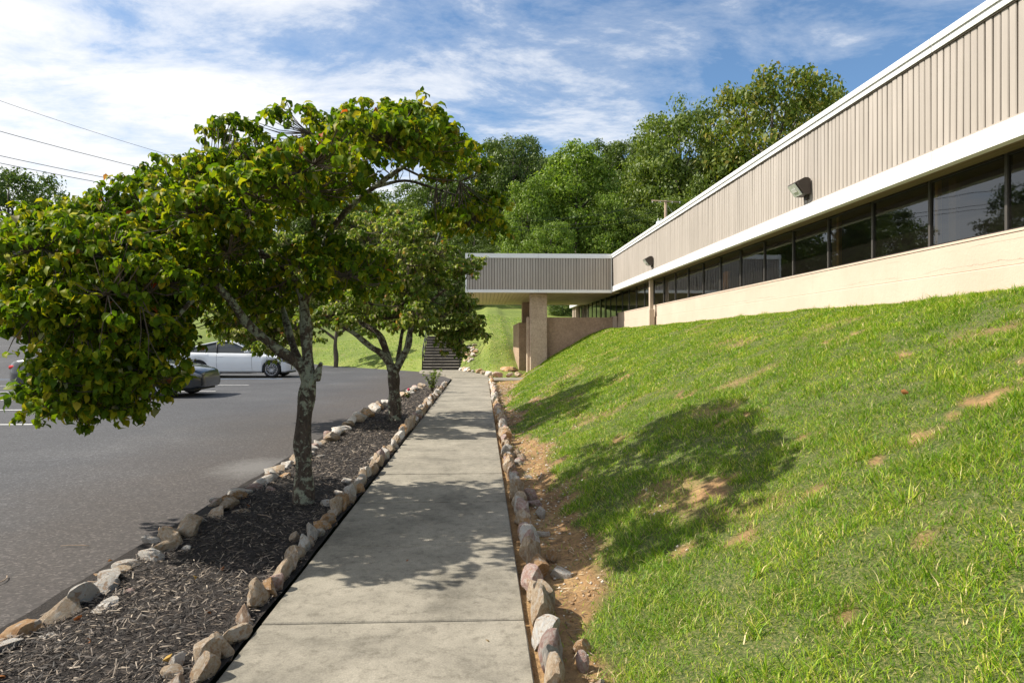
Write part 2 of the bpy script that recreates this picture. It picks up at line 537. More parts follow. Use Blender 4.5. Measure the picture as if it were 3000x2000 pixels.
    setc(nt, b, 'Base Color', c); b.inputs['Roughness'].default_value = 0.6
    M['soffit'] = m

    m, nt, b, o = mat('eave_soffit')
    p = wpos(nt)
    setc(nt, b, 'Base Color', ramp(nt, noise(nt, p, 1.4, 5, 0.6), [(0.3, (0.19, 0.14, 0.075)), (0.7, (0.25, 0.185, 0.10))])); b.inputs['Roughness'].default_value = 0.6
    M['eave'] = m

    def stucco(name, c1, c2, bscale, bst, crack=False):
        m, nt, b, o = mat(name)
        p = wpos(nt)
        a = noise(nt, p, 1.2, 6, 0.6)
        c = ramp(nt, a, [(0.3, c1), (0.7, c2)])
        f = noise(nt, p, bscale, 4, 0.7)
        if crack:
            sp = node(nt, 'ShaderNodeSeparateXYZ', {0: p})
            w = noise(nt, p, 1.6, 6, 0.75)
            gate = noise(nt, p, 0.9, 2, 0.5)
            for z0, amp in ((2.16, 0.16), (2.36, 0.07)):
                d = math_n(nt, 'ABSOLUTE', math_n(nt, 'SUBTRACT', sp.outputs[2], math_n(nt, 'ADD', z0 - amp / 2, math_n(nt, 'MULTIPLY', w, amp))))
                k = node(nt, 'ShaderNodeMapRange', {0: d, 1: 0.0015, 2: 0.004, 3: 0.5, 4: 0.0}).outputs[0]
                k = math_n(nt, 'MULTIPLY', k, ramp(nt, gate, [(0.52, 0.0), (0.6, 1.0)]))
                c = mixc(nt, k, c, (0.13, 0.09, 0.06))
            spl = node(nt, 'ShaderNodeMapRange', {0: math_n(nt, 'ADD', sp.outputs[2], math_n(nt, 'MULTIPLY', noise(nt, p, 3, 5, 0.7), 0.25)), 1: 1.98, 2: 1.88}).outputs[0]
            c = mixc(nt, math_n(nt, 'MULTIPLY', spl, 0.6), c, (0.5, 0.32, 0.17))
            st = noise(nt, node(nt, 'ShaderNodeMapping', {0: p, 'Scale': (3, 5, 0.5)}).outputs[0], 1.5, 5, 0.7)
            c = mixc(nt, ramp(nt, st, [(0.55, 0.0), (0.8, 0.25)]), c, (0.4, 0.31, 0.22))
        setc(nt, b, 'Base Color', c); b.inputs['Roughness'].default_value = 0.85
        if bst > 0.9:
            c = mixc(nt, 1.0, c, ramp(nt, f, [(0.3, 0.72), (0.7, 1.15)]), 'MULTIPLY'); setc(nt, b, 'Base Color', c)
        bump(nt, b, f, bst, 0.03 if bst > 0.9 else 0.012)
        return m
    M['wall'] = stucco('cream_painted_wall', (0.50, 0.40, 0.315), (0.56, 0.455, 0.365), 26, 0.35, True)
    M['wall_rough'] = stucco('rough_stucco', (0.34, 0.235, 0.16), (0.47, 0.335, 0.235), 15, 1.0)
    M['wall_rough_pale'] = stucco('rough_stucco_pale', (0.42, 0.32, 0.235), (0.56, 0.45, 0.34), 15, 1.0)
    M['bronze'] = simple('dark_bronze_aluminium', (0.035, 0.03, 0.026), 0.4, metal=0.3, var=0.1)
    M['mullion_face'] = simple('bronze_mullion', (0.075, 0.068, 0.062), 0.45, metal=0.2, var=0.1)
    m = bpy.data.materials.new('tinted_glass'); m.use_nodes = True
    nt = m.node_tree; nt.nodes.clear()
    p = wpos(nt)
    fr = node(nt, 'ShaderNodeFresnel', {'IOR': 1.85})
    bn = node(nt, 'ShaderNodeBump', {'Height': noise(nt, p, 0.7, 2, 0.5), 'Strength': 0.06, 'Distance': 0.05})
    gl = node(nt, 'ShaderNodeBsdfGlossy', {'Color': (0.9, 0.95, 1.0, 1), 'Roughness': 0.015, 'Normal': bn.outputs[0]})
    tr = node(nt, 'ShaderNodeBsdfTransparent', {'Color': (0.62, 0.58, 0.48, 1)})
    mx = node(nt, 'ShaderNodeMixShader', {0: fr.outputs[0], 1: tr.outputs[0], 2: gl.outputs[0]})
    spk = node(nt, 'ShaderNodeTexVoronoi', {'Vector': p, 'Scale': 42.0}).outputs['Distance']
    sm = math_n(nt, 'MULTIPLY', ramp(nt, spk, [(0.05, 1.0), (0.09, 0.0)]), ramp(nt, noise(nt, p, 2.5, 4, 0.6), [(0.5, 0.0), (0.65, 0.55)]))
    haze = math_n(nt, 'ADD', sm, 0.012)
    dirt = node(nt, 'ShaderNodeBsdfDiffuse', {'Color': (0.42, 0.38, 0.3, 1)})
    mx2 = node(nt, 'ShaderNodeMixShader', {0: haze, 1: mx.outputs[0], 2: dirt.outputs[0]})
    node(nt, 'ShaderNodeOutputMaterial', {0: mx2.outputs[0]})
    M['glass'] = m
    M['interior'] = simple('room_wall', (0.34, 0.28, 0.19), 0.9, var=0.2, sc=1.0)
    M['carpet'] = simple('room_carpet', (0.05, 0.045, 0.04), 0.95, var=0.2, sc=3.0)
    M['pine'] = simple('pine_post', (0.80, 0.55, 0.24), 0.6, var=0.1, sc=5)
    M['curtain'] = simple('orange_curtain', (0.75, 0.36, 0.08), 0.8, var=0.2, sc=6)
    M['roofing'] = simple('flat_roof_membrane', (0.25, 0.24, 0.23), 0.9, var=0.1)
    M['lamp_body'] = simple('bronze_lamp_housing', (0.06, 0.048, 0.04), 0.5, metal=0.3, var=0.1)
    m, nt, b, o = mat('lamp_lens')
    p = ocoord(nt)
    wv = node(nt, 'ShaderNodeTexWave', {'Vector': p, 'Scale': 22.0}).outputs[0]
    setc(nt, b, 'Base Color', ramp(nt, wv, [(0, (0.5, 0.52, 0.5)), (1, (0.72, 0.73, 0.7))]))
    b.inputs['Roughness'].default_value = 0.12
    b.inputs['Coat Weight'].default_value = 0.6
    M['lamp_lens'] = m
    M['rail'] = simple('dark_iron_rail', (0.03, 0.03, 0.032), 0.5, metal=0.4)
    M['paint_white'] = simple('worn_white_line', (0.62, 0.62, 0.60), 0.8, var=0.25, sc=5)
    M['paint_blue'] = simple('worn_blue_line', (0.16, 0.30, 0.50), 0.8, var=0.3, sc=5)
    M['wire'] = simple('cable', (0.02, 0.02, 0.022), 0.6)
    M['transformer'] = simple('grey_transformer_steel', (0.48, 0.53, 0.56), 0.45, var=0.05)
    M['ceramic'] = simple('insulator', (0.5, 0.5, 0.48), 0.3)
    # cars
    def carpaint(name, c, rough=0.25, metal=0.0):
        m, nt, b, o = mat(name)
        setc(nt, b, 'Base Color', ramp(nt, noise(nt, ocoord(nt), 3, 3), [(0.3, tuple(x * 0.97 for x in c)), (0.7, c)]))
        b.inputs['Roughness'].default_value = rough; b.inputs['Metallic'].default_value = metal
        b.inputs['Coat Weight'].default_value = 1.0; b.inputs['Coat Roughness'].default_value = 0.04
        return m
    M['car_white'] = carpaint('white_car_paint', (0.74, 0.76, 0.78))
    M['car_grey'] = carpaint('dark_grey_car_paint', (0.05, 0.056, 0.065), 0.3, 0.5)
    m, nt, b, o = mat('car_glass')
    setc(nt, b, 'Base Color', (0.012, 0.017, 0.02)); b.inputs['Roughness'].default_value = 0.03
    b.inputs['Specular IOR Level'].default_value = 0.8
    M['car_glass'] = m
    M['tyre'] = simple('tyre_rubber', (0.018, 0.018, 0.018), 0.85)
    M['rim'] = simple('alloy_rim', (0.55, 0.56, 0.58), 0.3, metal=0.8)
    M['black_trim'] = simple('black_plastic', (0.015, 0.015, 0.016), 0.6)
    M['tail'] = simple('red_lamp_lens', (0.45, 0.015, 0.015), 0.2)
    M['head'] = simple('clear_lamp_lens', (0.28, 0.29, 0.30), 0.1)
    M['house_wall'] = simple('house_siding', (0.5, 0.47, 0.42), 0.8)
    M['house_roof'] = simple('house_shingles', (0.16, 0.15, 0.16), 0.85)
    M['flower'] = simple('red_petal', (0.5, 0.02, 0.08), 0.6)
    m, nt, b, o = mat('lime_patch')
    M['lichen_stub'] = M['bark']


build_materials()

# ------------------------------------------------------------------ terrain functions
LOT = -0.10


def h_lot(x, y):
    x = np.asarray(x, dtype=float); y = np.asarray(y, dtype=float)
    return LOT + 0.09 * np.maximum(0, y - 27) * sstep(9, 22, -x)


def bank_x0(y):
    return 0.52 + 0.95 * sstep(15, 26, y) + 0.08 * (fbm(np.asarray(y, dtype=float), 0 * np.asarray(y, dtype=float), 0.8) - 0.5)


def h_bank(x, y):
    x = np.asarray(x, dtype=float); y = np.asarray(y, dtype=float)
    x0 = bank_x0(y)
    t = (x - x0) / np.maximum(0.5, 4.75 - x0)
    t = np.clip(t, -0.3, 1.4)
    prof = np.where(t < 0, 0.12 * t, np.where(t < 1, 1.0 - (1 - np.clip(t, 0, 1)) ** 1.22, 1.0))
    hh = 0.0 + 1.80 * prof
    hh = hh + 0.10 * (fbm(x, y, 0.45) - 0.5) * sstep(0.2, 1.5, x) + 0.035 * (fbm(x, y, 3.0, 2) - 0.5)
    return hh - 0.02


YS = ((-60, 56), (-45, 52), (-25, 45), (-10.6, 43), (-3.1, 32.9), (-2.9, 32.35), (-1.0, 32.35), (-0.9, 31.7), (0.0, 29.3), (0.35, 26.7), (1.2, 26.2), (1.6, 27.6), (3, 28.0), (60, 28.0))


def ys(x):
    return np.interp(x, [p[0] for p in YS], [p[1] for p in YS])


def h_back(x, y):
    x = np.asarray(x, dtype=float); y = np.asarray(y, dtype=float)
    d = y - ys(x)
    d = np.where(x < -3, d * 0.75, d)
    base = h_lot(x, y)
    base = np.where(x > -1.2, -0.0, base)
    up = np.where(d > 0, 1.65 * (1 - np.exp(-np.maximum(d, 0) / (4.2 + 8.0 * sstep(-1.1, 1.2, x)))) + 0.095 * np.maximum(0, d - 4), d * 0.4)
    hill = 0.17 * np.maximum(0, y - 60) ** 1.1 * sstep(-32, 6, x)
    n = 0.10 * (fbm(x, y, 0.25) - 0.5) * sstep(1, 5, d)
    return base * np.exp(-np.maximum(d, 0) / 30) + up + hill + n


def grid_mesh(name, xs, ysv, hf, smooth=True):
    X, Y = np.meshgrid(xs, ysv)
    Z = hf(X, Y)
    V = np.stack([X.ravel(), Y.ravel(), np.broadcast_to(Z, X.shape).ravel()], 1)
    nx = len(xs); ny = len(ysv)
    i, j = np.meshgrid(np.arange(nx - 1), np.arange(ny - 1))
    a = (j * nx + i).ravel()
    F = np.stack([a, a + 1, a + nx + 1, a + nx], 1)
    return mesh_np(name, V, F, smooth)


def structure(o):
    o['kind'] = 'structure'
    return o


# ------------------------------------------------------------------ ground sheets
def build_ground():
    structure(obj('ground', grid_mesh('ground', np.array([-1500., -60, 60, 1500]), np.array([-600., -8, 60, 140, 2500]), lambda x, y: np.where(y > 70, 0.0, -0.9) + 0 * x), M['forest_floor']))
    structure(obj('parking_lot', grid_mesh('parking_lot', np.linspace(-62, -1.2, 70), np.linspace(-8, 60, 80), h_lot), M['asphalt']))
    # asphalt apron in front of the stairs
    structure(obj('hillside', grid_mesh('hillside', np.linspace(-180, 140, 110), np.linspace(58, 190, 60), lambda x, y: h_back(x, y) - 0.05 * sstep(64, 58, y)), M['forest_floor']))
    structure(obj('lawn', grid_mesh('lawn', np.concatenate([np.linspace(-62, -12, 60), np.linspace(-11.5, 6, 90), np.linspace(7, 60, 40)]), np.concatenate([np.linspace(26.0, 45, 100), np.linspace(45.6, 64, 34)]),
                                     lambda x, y: np.where((y < 26.75) & (x > 1.7), -0.6, h_back(x, y))), M['lawn']))
    # bank with its bare spots
    xs = np.linspace(0.20, 5.6, 80); yv = np.linspace(-3, 26.55, 330)
    me = grid_mesh('grass_bank', xs, yv, h_bank)
    X, Y = np.meshgrid(xs, yv)
    a = me.attributes.new('bare', 'FLOAT', 'POINT')
    a.data.foreach_set('value', bare(X, Y).ravel().astype(np.float32))
    structure(obj('grass_bank', me, M['turf']))
    # mulch bed
    def hb(x, y):
        return 0.0 + 0.035 * (fbm(x, y, 2.2) - 0.5) - 0.10 * sstep(0.495, 0.60, np.abs(x - bed_mid(y)) / bed_w(y) * 0.5 * 1.02)
    structure(obj('mulch_bed', grid_mesh('mulch_bed', np.linspace(-2.25, -1.07, 26), np.linspace(-2, 20.6, 260), hb), M['mulch_bed']))


def bed_mid(y):
    return (-1.07 + bed_out(y)) / 2


def bed_w(y):
    return (-1.07 - bed_out(y))


def bed_out(y):
    return np.interp(y, [-3, 14, 20.5], [-2.12, -2.12, -1.78])


def solve_bank(dx, dy):
    lo, hi = 1.5, 30.0
    for i in range(60):
        m_ = (lo + hi) / 2
        p = at(dx, dy, m_)
        if p.z > float(h_bank(p.x, m_)): lo = m_
        else: hi = m_
    p = at(dx, dy, lo)
    return p.x, p.y


BARE = []
for dx, dy, rx, ry in ((1905, 787, 0.42, 0.30), (2075, 812, 0.22, 0.2), (2275, 915, 0.34, 0.28), (2130, 995, 0.22, 0.12), (2100, 738, 0.22, 0.2),
                       (1680, 965, 0.30, 0.18), (1410, 1010, 0.24, 0.32), (1620, 1130, 0.26, 0.28), (2190, 1215, 0.13, 0.12), (1720, 1230, 0.12, 0.2),
                       (1830, 1010, 0.16, 0.16), (1430, 870, 0.3, 0.6), (1560, 1265, 0.1, 0.1), (1800, 1300, 0.08, 0.08), (1960, 1420, 0.07, 0.06), (1590, 900, 0.2, 0.3),
                       (1700, 730, 0.5, 0.9), (2330, 690, 0.35, 0.5), (2340, 830, 0.12, 0.1), (2030, 1060, 0.14, 0.14), (1235, 925, 0.3, 1.4), (1880, 1120, 0.1, 0.1), (2260, 1350, 0.08, 0.06)):
    x_, y_ = solve_bank(dx, dy)
    BARE.append((x_, y_, rx, ry))


def bare(x, y):
    x = np.asarray(x, dtype=float); y = np.asarray(y, dtype=float)
    n = fbm(x, y, 4.5, 4) - 0.5
    n2 = fbm(x + 5, y + 3, 14.0, 2) - 0.5
    b = sstep(0.03, -0.10, x - (bank_x0(y) + 0.12 + 0.55 * n + 0.35 * sstep(9, 6, y) * sstep(5.0, 7.0, y) + 0.12 * np.sin(y * 1.7)))
    for (cx, cy, rx, ry) in BARE:
        d = np.sqrt(((x - cx) / rx) ** 2 + ((y - cy) / ry) ** 2) * 2.0 + 3.6 * n + 2.6 * n2
        b = np.maximum(b, sstep(0.80, 0.30, d))
    s = fbm(x + 31, y + 11, 1.5, 3)
    b = np.maximum(b, 0.6 * sstep(0.60, 0.76, s))
    return b


build_ground()

# ------------------------------------------------------------------ walkway of slabs
def build_walkway():
    wk = empty('walkway'); structure(wk)
    rng = random.Random(3)
    x0, x1 = -1.05, 0.205
    y = 3.29 - 1.22 * 4
    k = 0
    while y < 24.4:
        ye = min(y + 1.22, 25.5)
        dz = rng.uniform(-0.002, 0.002)
        MB().box(x0, x1, y + 0.008, ye - 0.008, -0.16, dz).build('slab', M['concrete'], wk, bevel=0.006)
        y = ye; k += 1
    # fan towards the stairs and the entrance branch
    MB().prism([(-1.02, 25.51), (0.205, 25.51), (0.20, 26.3), (-0.1, 28.9), (-0.55, 30.6), (-0.98, 31.9), (-1.05, 32.36), (-2.86, 32.36), (-2.86, 31.2), (-1.6, 28.2)], -0.16, -0.004, 2).build('slab', M['concrete'], wk)
    MB().prism([(0.209, 23.75), (2.2, 23.75), (2.2, 25.45), (0.209, 25.45)], -0.16, -0.003, 2).build('slab', M['concrete'], wk)


build_walkway()

# ------------------------------------------------------------------ building
SC = CAM_H
Z_TOP = SC + 3.30; Z_CAP = SC + 3.15; Z_BRD = SC + 2.08; Z_BOT = SC + 1.868
XF, XG = 4.93, 5.33
Y_NEAR, Y_CAN0, Y_CAN1, Y_END = 1.2, 25.65, 34.3, 38.2
Z_SILL = SC + 1.12


def build_building():
    bl = empty('office_building', (5.3, 20, 0))
    off = Vector((-5.3, -20, 0))
    tag(bl, 'low office building with beige board fascia, white trim and dark ribbon windows', 'building')
    def P(mb, name, m, parent=None, bevel=0.0):
        o = mb.build(name, m, parent or bl, bevel=bevel)
        if parent is None: o.location = off
        return o
    # roof slab
    P(MB().box(XF + 0.05, 16, Y_NEAR, Y_END, SC + 1.98, Z_TOP - 0.06), 'roof', M['roofing'])
    # fascia
    fa = P(MB().box(XF + 0.02, XF + 0.05, Y_NEAR, Y_CAN0 - 0.03, Z_BRD - 0.02, Z_CAP + 0.02), 'fascia', M['siding_dark'])
    fb = P(MB().box(XF + 0.02, XF + 0.05, Y_CAN1, Y_END, Z_BRD - 0.02, Z_CAP + 0.02), 'fascia', M['siding_dark'])
    bw = 0.1016
    rng = random.Random(11)
    # one plank with a soft rounded edge
    def plank(w, h, t):
        poly = [(-w / 2, 0), (-w / 2, -t * 0.6), (-w / 2 + 0.008, -t), (w / 2 - 0.008, -t), (w / 2, -t * 0.6), (w / 2, 0)]
        return poly
    mb = MB(); mb.prism([(p[1], p[0]) for p in plank(bw - 0.016, 1, 0.018)], 0, Z_CAP - Z_BRD, 2)
    me_x = mb.mesh('siding_board'); me_x.materials.append(M['siding'])
    mb = MB(); mb.prism(plank(bw - 0.017, 1, 0.018), 0, Z_CAP - Z_BRD + 0.12, 2)
    me_y = mb.mesh('siding_board'); me_y.materials.append(M['siding'])
    for (a, b_, par) in ((Y_NEAR + 0.05, Y_CAN0 - 0.05, fa), (Y_CAN1 + 0.05, Y_END - 0.02, fb)):
        n = int((b_ - a) / bw)
        for i in range(n):
            yy = b_ - (i + 0.5) * bw
            wob = 0.0035 * math.sin(yy * 2.3) + rng.uniform(-0.001, 0.001)
            obj('siding_board', me_x, None, par, loc=(XF + 0.0195 + wob * 0.4, yy + wob, Z_BRD), rot=(rng.uniform(-0.0035, 0.0035), rng.uniform(-0.004, 0.004), rng.uniform(-0.03, 0.03)))
    # white cap: two stepped strips in lengths with joints
    joints = [Y_NEAR, 4.2, 7.25, 10.3, 13.35, 16.4, 19.45, 22.5, Y_CAN0 - 0.02]
    for i in range(len(joints) - 1):
        a, b_ = joints[i] + 0.005, joints[i + 1] - 0.005
        P(MB().box(XF - 0.03, XF + 0.06, a, b_, Z_CAP + 0.005, Z_CAP + 0.075), 'roof_trim', M['white_trim'])
        P(MB().box(XF - 0.05, XF + 0.07, a, b_, Z_CAP + 0.078, Z_TOP), 'roof_trim', M['white_trim'])
        P(MB().box(XF - 0.015, XF + 0.045, a, b_, Z_CAP - 0.012, Z_CAP + 0.003), 'drip_strip', M['siding_dark'])
        P(MB().box(XF - 0.03, XF + 0.06, a, b_, Z_BOT + 0.055, Z_BRD - 0.012), 'lower_trim', M['white_trim2'])
        P(MB().box(XF - 0.045, XF + 0.06, a, b_, Z_BOT, Z_BOT + 0.052), 'lower_trim', M['white_trim2'])
        P(MB().box(XF - 0.012, XF + 0.045, a, b_, Z_BRD - 0.010, Z_BRD + 0.012), 'drip_strip', M['siding'])
    P(MB().box(XF - 0.03, XF + 0.06, Y_CAN1 + 0.01, Y_END, Z_CAP + 0.005, Z_TOP), 'roof_trim', M['white_trim'])
    P(MB().box(XF - 0.03, XF + 0.06, Y_CAN1 + 0.01, Y_END, Z_BOT, Z_BRD - 0.01), 'lower_trim', M['white_trim2'])
    # soffit of narrow boards, running along the wall
    sf = P(MB().box(XF + 0.06, XG + 0.15, Y_NEAR, Y_END, Z_BOT + 0.077, Z_BOT + 0.10), 'soffit', M['siding_dark'])
    nb = 5; w = (XG - XF - 0.02) / nb
    for i in range(nb):
        MB().box(XF + 0.065 + i * w, XF + 0.065 + (i + 1) * w - 0.008, Y_NEAR, Y_END, Z_BOT + 0.060, Z_BOT + 0.076).build('soffit_board', M['eave'], sf)
    # wall below the sill, in panels with a smooth band and a rougher base
    wa = P(MB().box(XG - 0.03, XG + 0.22, Y_NEAR, Y_CAN0 + 0.9, 2.10, Z_SILL - 0.03), 'wall', M['wall'], bevel=0.01)
    P(MB().box(XG - 0.045, XG + 0.2, Y_NEAR, Y_CAN0 + 0.9, 1.0, 2.103), 'wall_base', M['wall'], bevel=0.01)
    P(MB().prism([(XG - 0.036, Z_SILL - 0.028), (XG + 0.12, Z_SILL - 0.028), (XG + 0.12, Z_SILL + 0.012), (XG - 0.02, Z_SILL + 0.002), (XG - 0.036, Z_SILL - 0.006)], Y_NEAR, Y_CAN0 + 0.9, 1), 'sill', M['wall'])
    P(MB().box(XG - 0.02, XG + 0.2, Y_CAN0 + 0.95, Y_END - 0.6, 0.2, Z_SILL - 0.25), 'wall', M['wall'])
    # windows
    sp = 1.205
    y = 9.19 - 6 * sp
    ztop = Z_BOT + 0.058
    k = 0
    while y < Y_END - 1.2:
        zb = Z_SILL + 0.012 if y < Y_CAN0 + 0.8 else Z_SILL - 0.25
        if y + sp > Y_NEAR + 0.1:
            wd = P(MB().add([(XG + 0.06, y + 0.015, zb + 0.008), (XG + 0.06, y + 0.015, ztop - 0.022), (XG + 0.06, y + sp - 0.015, ztop - 0.022), (XG + 0.06, y + sp - 0.015, zb + 0.008)], [(0, 1, 2, 3)]), 'window', M['glass'])
            MB().box(XG + 0.03, XG + 0.09, y + 0.02, y + sp - 0.02, zb - 0.004, zb + 0.014).build('window_frame', M['bronze'], wd)
            MB().box(XG + 0.03, XG + 0.09, y + 0.03, y + sp - 0.03, ztop - 0.024, ztop).build('window_frame', M['bronze'], wd)
        thick = 0.14 if k in (23, 24) else 0.018
        P(MB().box(XG + 0.038, XG + 0.1, y - thick, y + thick, zb - 0.005, ztop - 0.001), 'mullion', M['mullion_face'])
        y += sp; k += 1
    # room behind the glass
    P(MB().box(XG + 0.2, 13.5, Y_NEAR + 0.1, Y_END - 0.3, 1.40, 1.50), 'room_floor', M['carpet'])
    P(MB().box(13.5, 13.6, Y_NEAR + 0.1, Y_END - 0.3, 1.4, SC + 2.0), 'room_wall', M['interior'])
    P(MB().box(XG + 0.3, 13.5, Y_NEAR, Y_NEAR + 0.1, 1.4, SC + 2.0), 'room_wall', M['interior'])
    P(MB().box(XG - 0.02, 13.5, Y_END - 0.3, Y_END - 0.2, 0.2, SC + 1.97), 'end_wall', M['wall'])
    for (yy, dx) in ((10.35, 0.0), (10.62, 0.0), (8.05, 0.0)):
        P(MB().box(5.52, 5.57, yy, yy + 0.07, 1.5, SC + 1.95), 'room_post', M['pine'])
    P(MB().box(5.53, 5.56, 10.42, 10.62, 1.5, SC + 1.95), 'room_post', M['interior'])
    P(MB().box(5.6, 5.65, 7.85, 7.97, 1.5, SC + 1.95), 'room_post', M['interior'])
    mb = MB()
    for i in range(7):
        mb.tube([(5.6, 15.35 + i * 0.05, 1.5), (5.6 + 0.03 * math.sin(i * 2), 15.35 + i * 0.05 + 0.05 * math.sin(i), 2.6), (5.6, 15.3 + i * 0.05, SC + 1.6)], [0.035, 0.03, 0.04], 6)
    P(mb, 'curtain', M['curtain'])
    # post from soffit to ground, with a wider base block
    P(MB().box(5.10, 5.21, 20.6, 20.74, 1.2, Z_BOT + 0.02), 'post', M['wall'], bevel=0.008)
    P(MB().box(5.075, 5.235, 20.56, 20.78, 1.2, 2.32), 'post_base', M['wall'], bevel=0.008)
    for yy in (36.9, 37.5, 38.0):
        P(MB().box(5.05, 5.2, yy, yy + 0.16, 0.9, Z_BOT), 'post', M['wall'], bevel=0.008)
    # ---------------- entrance canopy
    zc0 = SC + 1.835; zb0 = SC + 1.945; zb1 = zb0 + (Z_CAP - Z_BRD + 0.12)
    XL = -0.61
    cn = P(MB().box(XL + 0.03, XF + 0.02, Y_CAN0 + 0.02, Y_CAN1 - 0.02, zc0 + 0.04, Z_TOP - 0.05), 'canopy', M['siding_dark'])
    n = int((XF - XL - 0.06) / bw)
    w2 = (XF - XL - 0.07) / n
    for i in range(n):
        obj('siding_board', me_y, None, cn, loc=(XL + 0.035 + (i + 0.5) * w2, Y_CAN0 + 0.0195 + rng.uniform(-0.001, 0.001), zb0), rot=(0, 0, rng.uniform(-0.01, 0.01)))
    nl = int((Y_CAN1 - Y_CAN0 - 0.1) / bw)
    mb = MB()
    for i in range(nl):
        yy = Y_CAN0 + 0.06 + i * bw
        mb.box(XL + 0.012, XL + 0.0295, yy, yy + bw - 0.012, zb0, zb1)
    o = mb.build('side_boards', M['siding'], cn); o['kind'] = 'stuff'
    for (a, b_) in ((XL - 0.03, 2.1), (2.106, XF - 0.055)):
        MB().box(a, b_, Y_CAN0 - 0.03, Y_CAN0 + 0.03, zb1 - 0.0, Z_TOP + 0.004).build('canopy_trim', M['white_trim'], cn)
        MB().box(a, b_, Y_CAN0 - 0.03, Y_CAN0 + 0.03, zc0, zb0 - 0.003).build('canopy_trim', M['white_trim'], cn)
    MB().box(XL - 0.027, XL + 0.032, Y_CAN0 - 0.027, Y_CAN0 + 0.035, zb0, zb1 - 0.003).build('corner_trim', M['white_trim'], cn)
    MB().box(XF - 0.052, XF - 0.033, Y_CAN0 - 0.027, Y_CAN0 + 0.035, zc0, Z_TOP).build('corner_trim', M['white_trim'], cn)
    MB().box(XL - 0.03, XL + 0.03, Y_CAN0 + 0.033, Y_CAN1, zb1, Z_TOP + 0.002).build('canopy_trim', M['white_trim'], cn)
    MB().box(XL - 0.03, XL + 0.03, Y_CAN0 + 0.033, Y_CAN1, zc0, zb0 - 0.005).build('canopy_trim', M['white_trim'], cn)
    MB().box(XL - 0.03, XF + 0.02, Y_CAN1, Y_CAN1 + 0.03, zc0, Z_TOP + 0.002).build('canopy_trim', M['white_trim'], cn)
    # underside boards run front to back, in two lengths with a seam
    ws = 0.1524
    nS = int((XF + 0.35 - XL - 0.06) / ws)
    for (a, b_) in ((Y_CAN0 + 0.035, 29.98), (30.0, Y_CAN1 - 0.005)):
        mb = MB().box(0, ws - 0.014, a, b_, zc0 + 0.016, zc0 + 0.038)
        me = mb.mesh('underside_board'); me.materials.append(M['soffit'])
        for i in range(nS):
            obj('underside_board', me, None, cn, loc=(XL + 0.035 + i * ws, 0, 0))
    # piers and walls under the canopy
    P(MB().box(1.84, 2.49, 26.15, 26.75, -0.3, zc0 + 0.014), 'column', M['wall_rough_pale'], bevel=0.02)
    P(MB().box(2.492, 5.09, 26.5, 26.85, -0.3, 2.28), 'retaining_wall', M['wall_rough'], bevel=0.01)
    P(MB().box(5.092, 5.27, 26.45, 26.9, 0.2, 2.33), 'retaining_wall', M['wall'], bevel=0.01)
    P(MB().box(1.735, 1.838, 26.42, 26.9, -0.3, 2.29), 'wall_end', M['wall_rough_pale'], bevel=0.012)
    P(MB().box(1.52, 1.88, 28.5, 33.6, -0.3, 2.13), 'side_wall', M['wall_rough'], bevel=0.015)
    P(MB().box(1.882, 2.30, 32.2, 32.7, -0.3, zc0 + 0.014), 'column', M['wall_rough'], bevel=0.02)
    return bl


build_building()


# ------------------------------------------------------------------ wall lamps
def wall_lamp(y, label):
    t = empty('wall_lamp', (XF - 0.002, y, SC + 2.17)); t.scale = (0.72, 0.72, 0.72)
    tag(t, label, 'lamp', 'floodlights on the fascia')
    # side profile in (x out, z); box 0.36 wide along y
    prof = [(-0.02, 0.05), (-0.02, 0.36), (-0.07, 0.40), (-0.15, 0.40), (-0.335, 0.30), (-0.345, 0.285), (-0.18, 0.06), (-0.16, 0.05)]
    MB().prism(prof, -0.19, 0.19, 1).build('housing', M['lamp_body'], t, bevel=0.006)
    a = Vector((-0.348, 0, 0.275)); b = Vector((-0.185, 0, 0.055))
    nrm = Vector((-(b.z - a.z), 0, b.x - a.x)).normalized()
    if nrm.x > 0: nrm = -nrm
    mb = MB()
    def q(p, y0, d): return (p.x + nrm.x * d, y0, p.z + nrm.z * d)
    mb.add([q(a, -0.17, 0.006), q(a, 0.17, 0.006), q(b, 0.17, 0.006), q(b, -0.17, 0.006), q(a, -0.16, 0.02), q(a, 0.16, 0.02), q(b, 0.16, 0.02), q(b, -0.16, 0.02)],
           [(4, 5, 6, 7), (0, 1, 5, 4), (1, 2, 6, 5), (2, 3, 7, 6), (3, 0, 4, 7)])
    mb.build('lens', M['lamp_lens'], t)
    mb = MB()
    c = a.lerp(b, 0.55)
    mb.add([q(a.lerp(b, 0.35), -0.09, 0.022), q(a.lerp(b, 0.35), 0.09, 0.022), q(a.lerp(b, 0.65), 0.09, 0.022), q(a.lerp(b, 0.65), -0.09, 0.022),
            q(a.lerp(b, 0.35), -0.085, 0.03), q(a.lerp(b, 0.35), 0.085, 0.03), q(a.lerp(b, 0.65), 0.085, 0.03), q(a.lerp(b, 0.65), -0.085, 0.03)],
           [(4, 5, 6, 7), (0, 1, 5, 4), (1, 2, 6, 5), (2, 3, 7, 6), (3, 0, 4, 7)])
    mb.build('bulb_window', M['white_trim'], t)
    MB().box(-0.05, 0.0, -0.07, 0.07, -0.03, 0.06).build('bracket', M['lamp_body'], t)
    for s in (-1, 1):
        MB().box(-0.30, -0.29, s * 0.19 - 0.004, s * 0.19 + 0.004, 0.262, 0.272).build('screw', M['rim'], t)


wall_lamp(10.15, 'large dark floodlight on the beige fascia, the one nearer the camera')
wall_lamp(19.6, 'small distant floodlight on the fascia near the canopy corner')


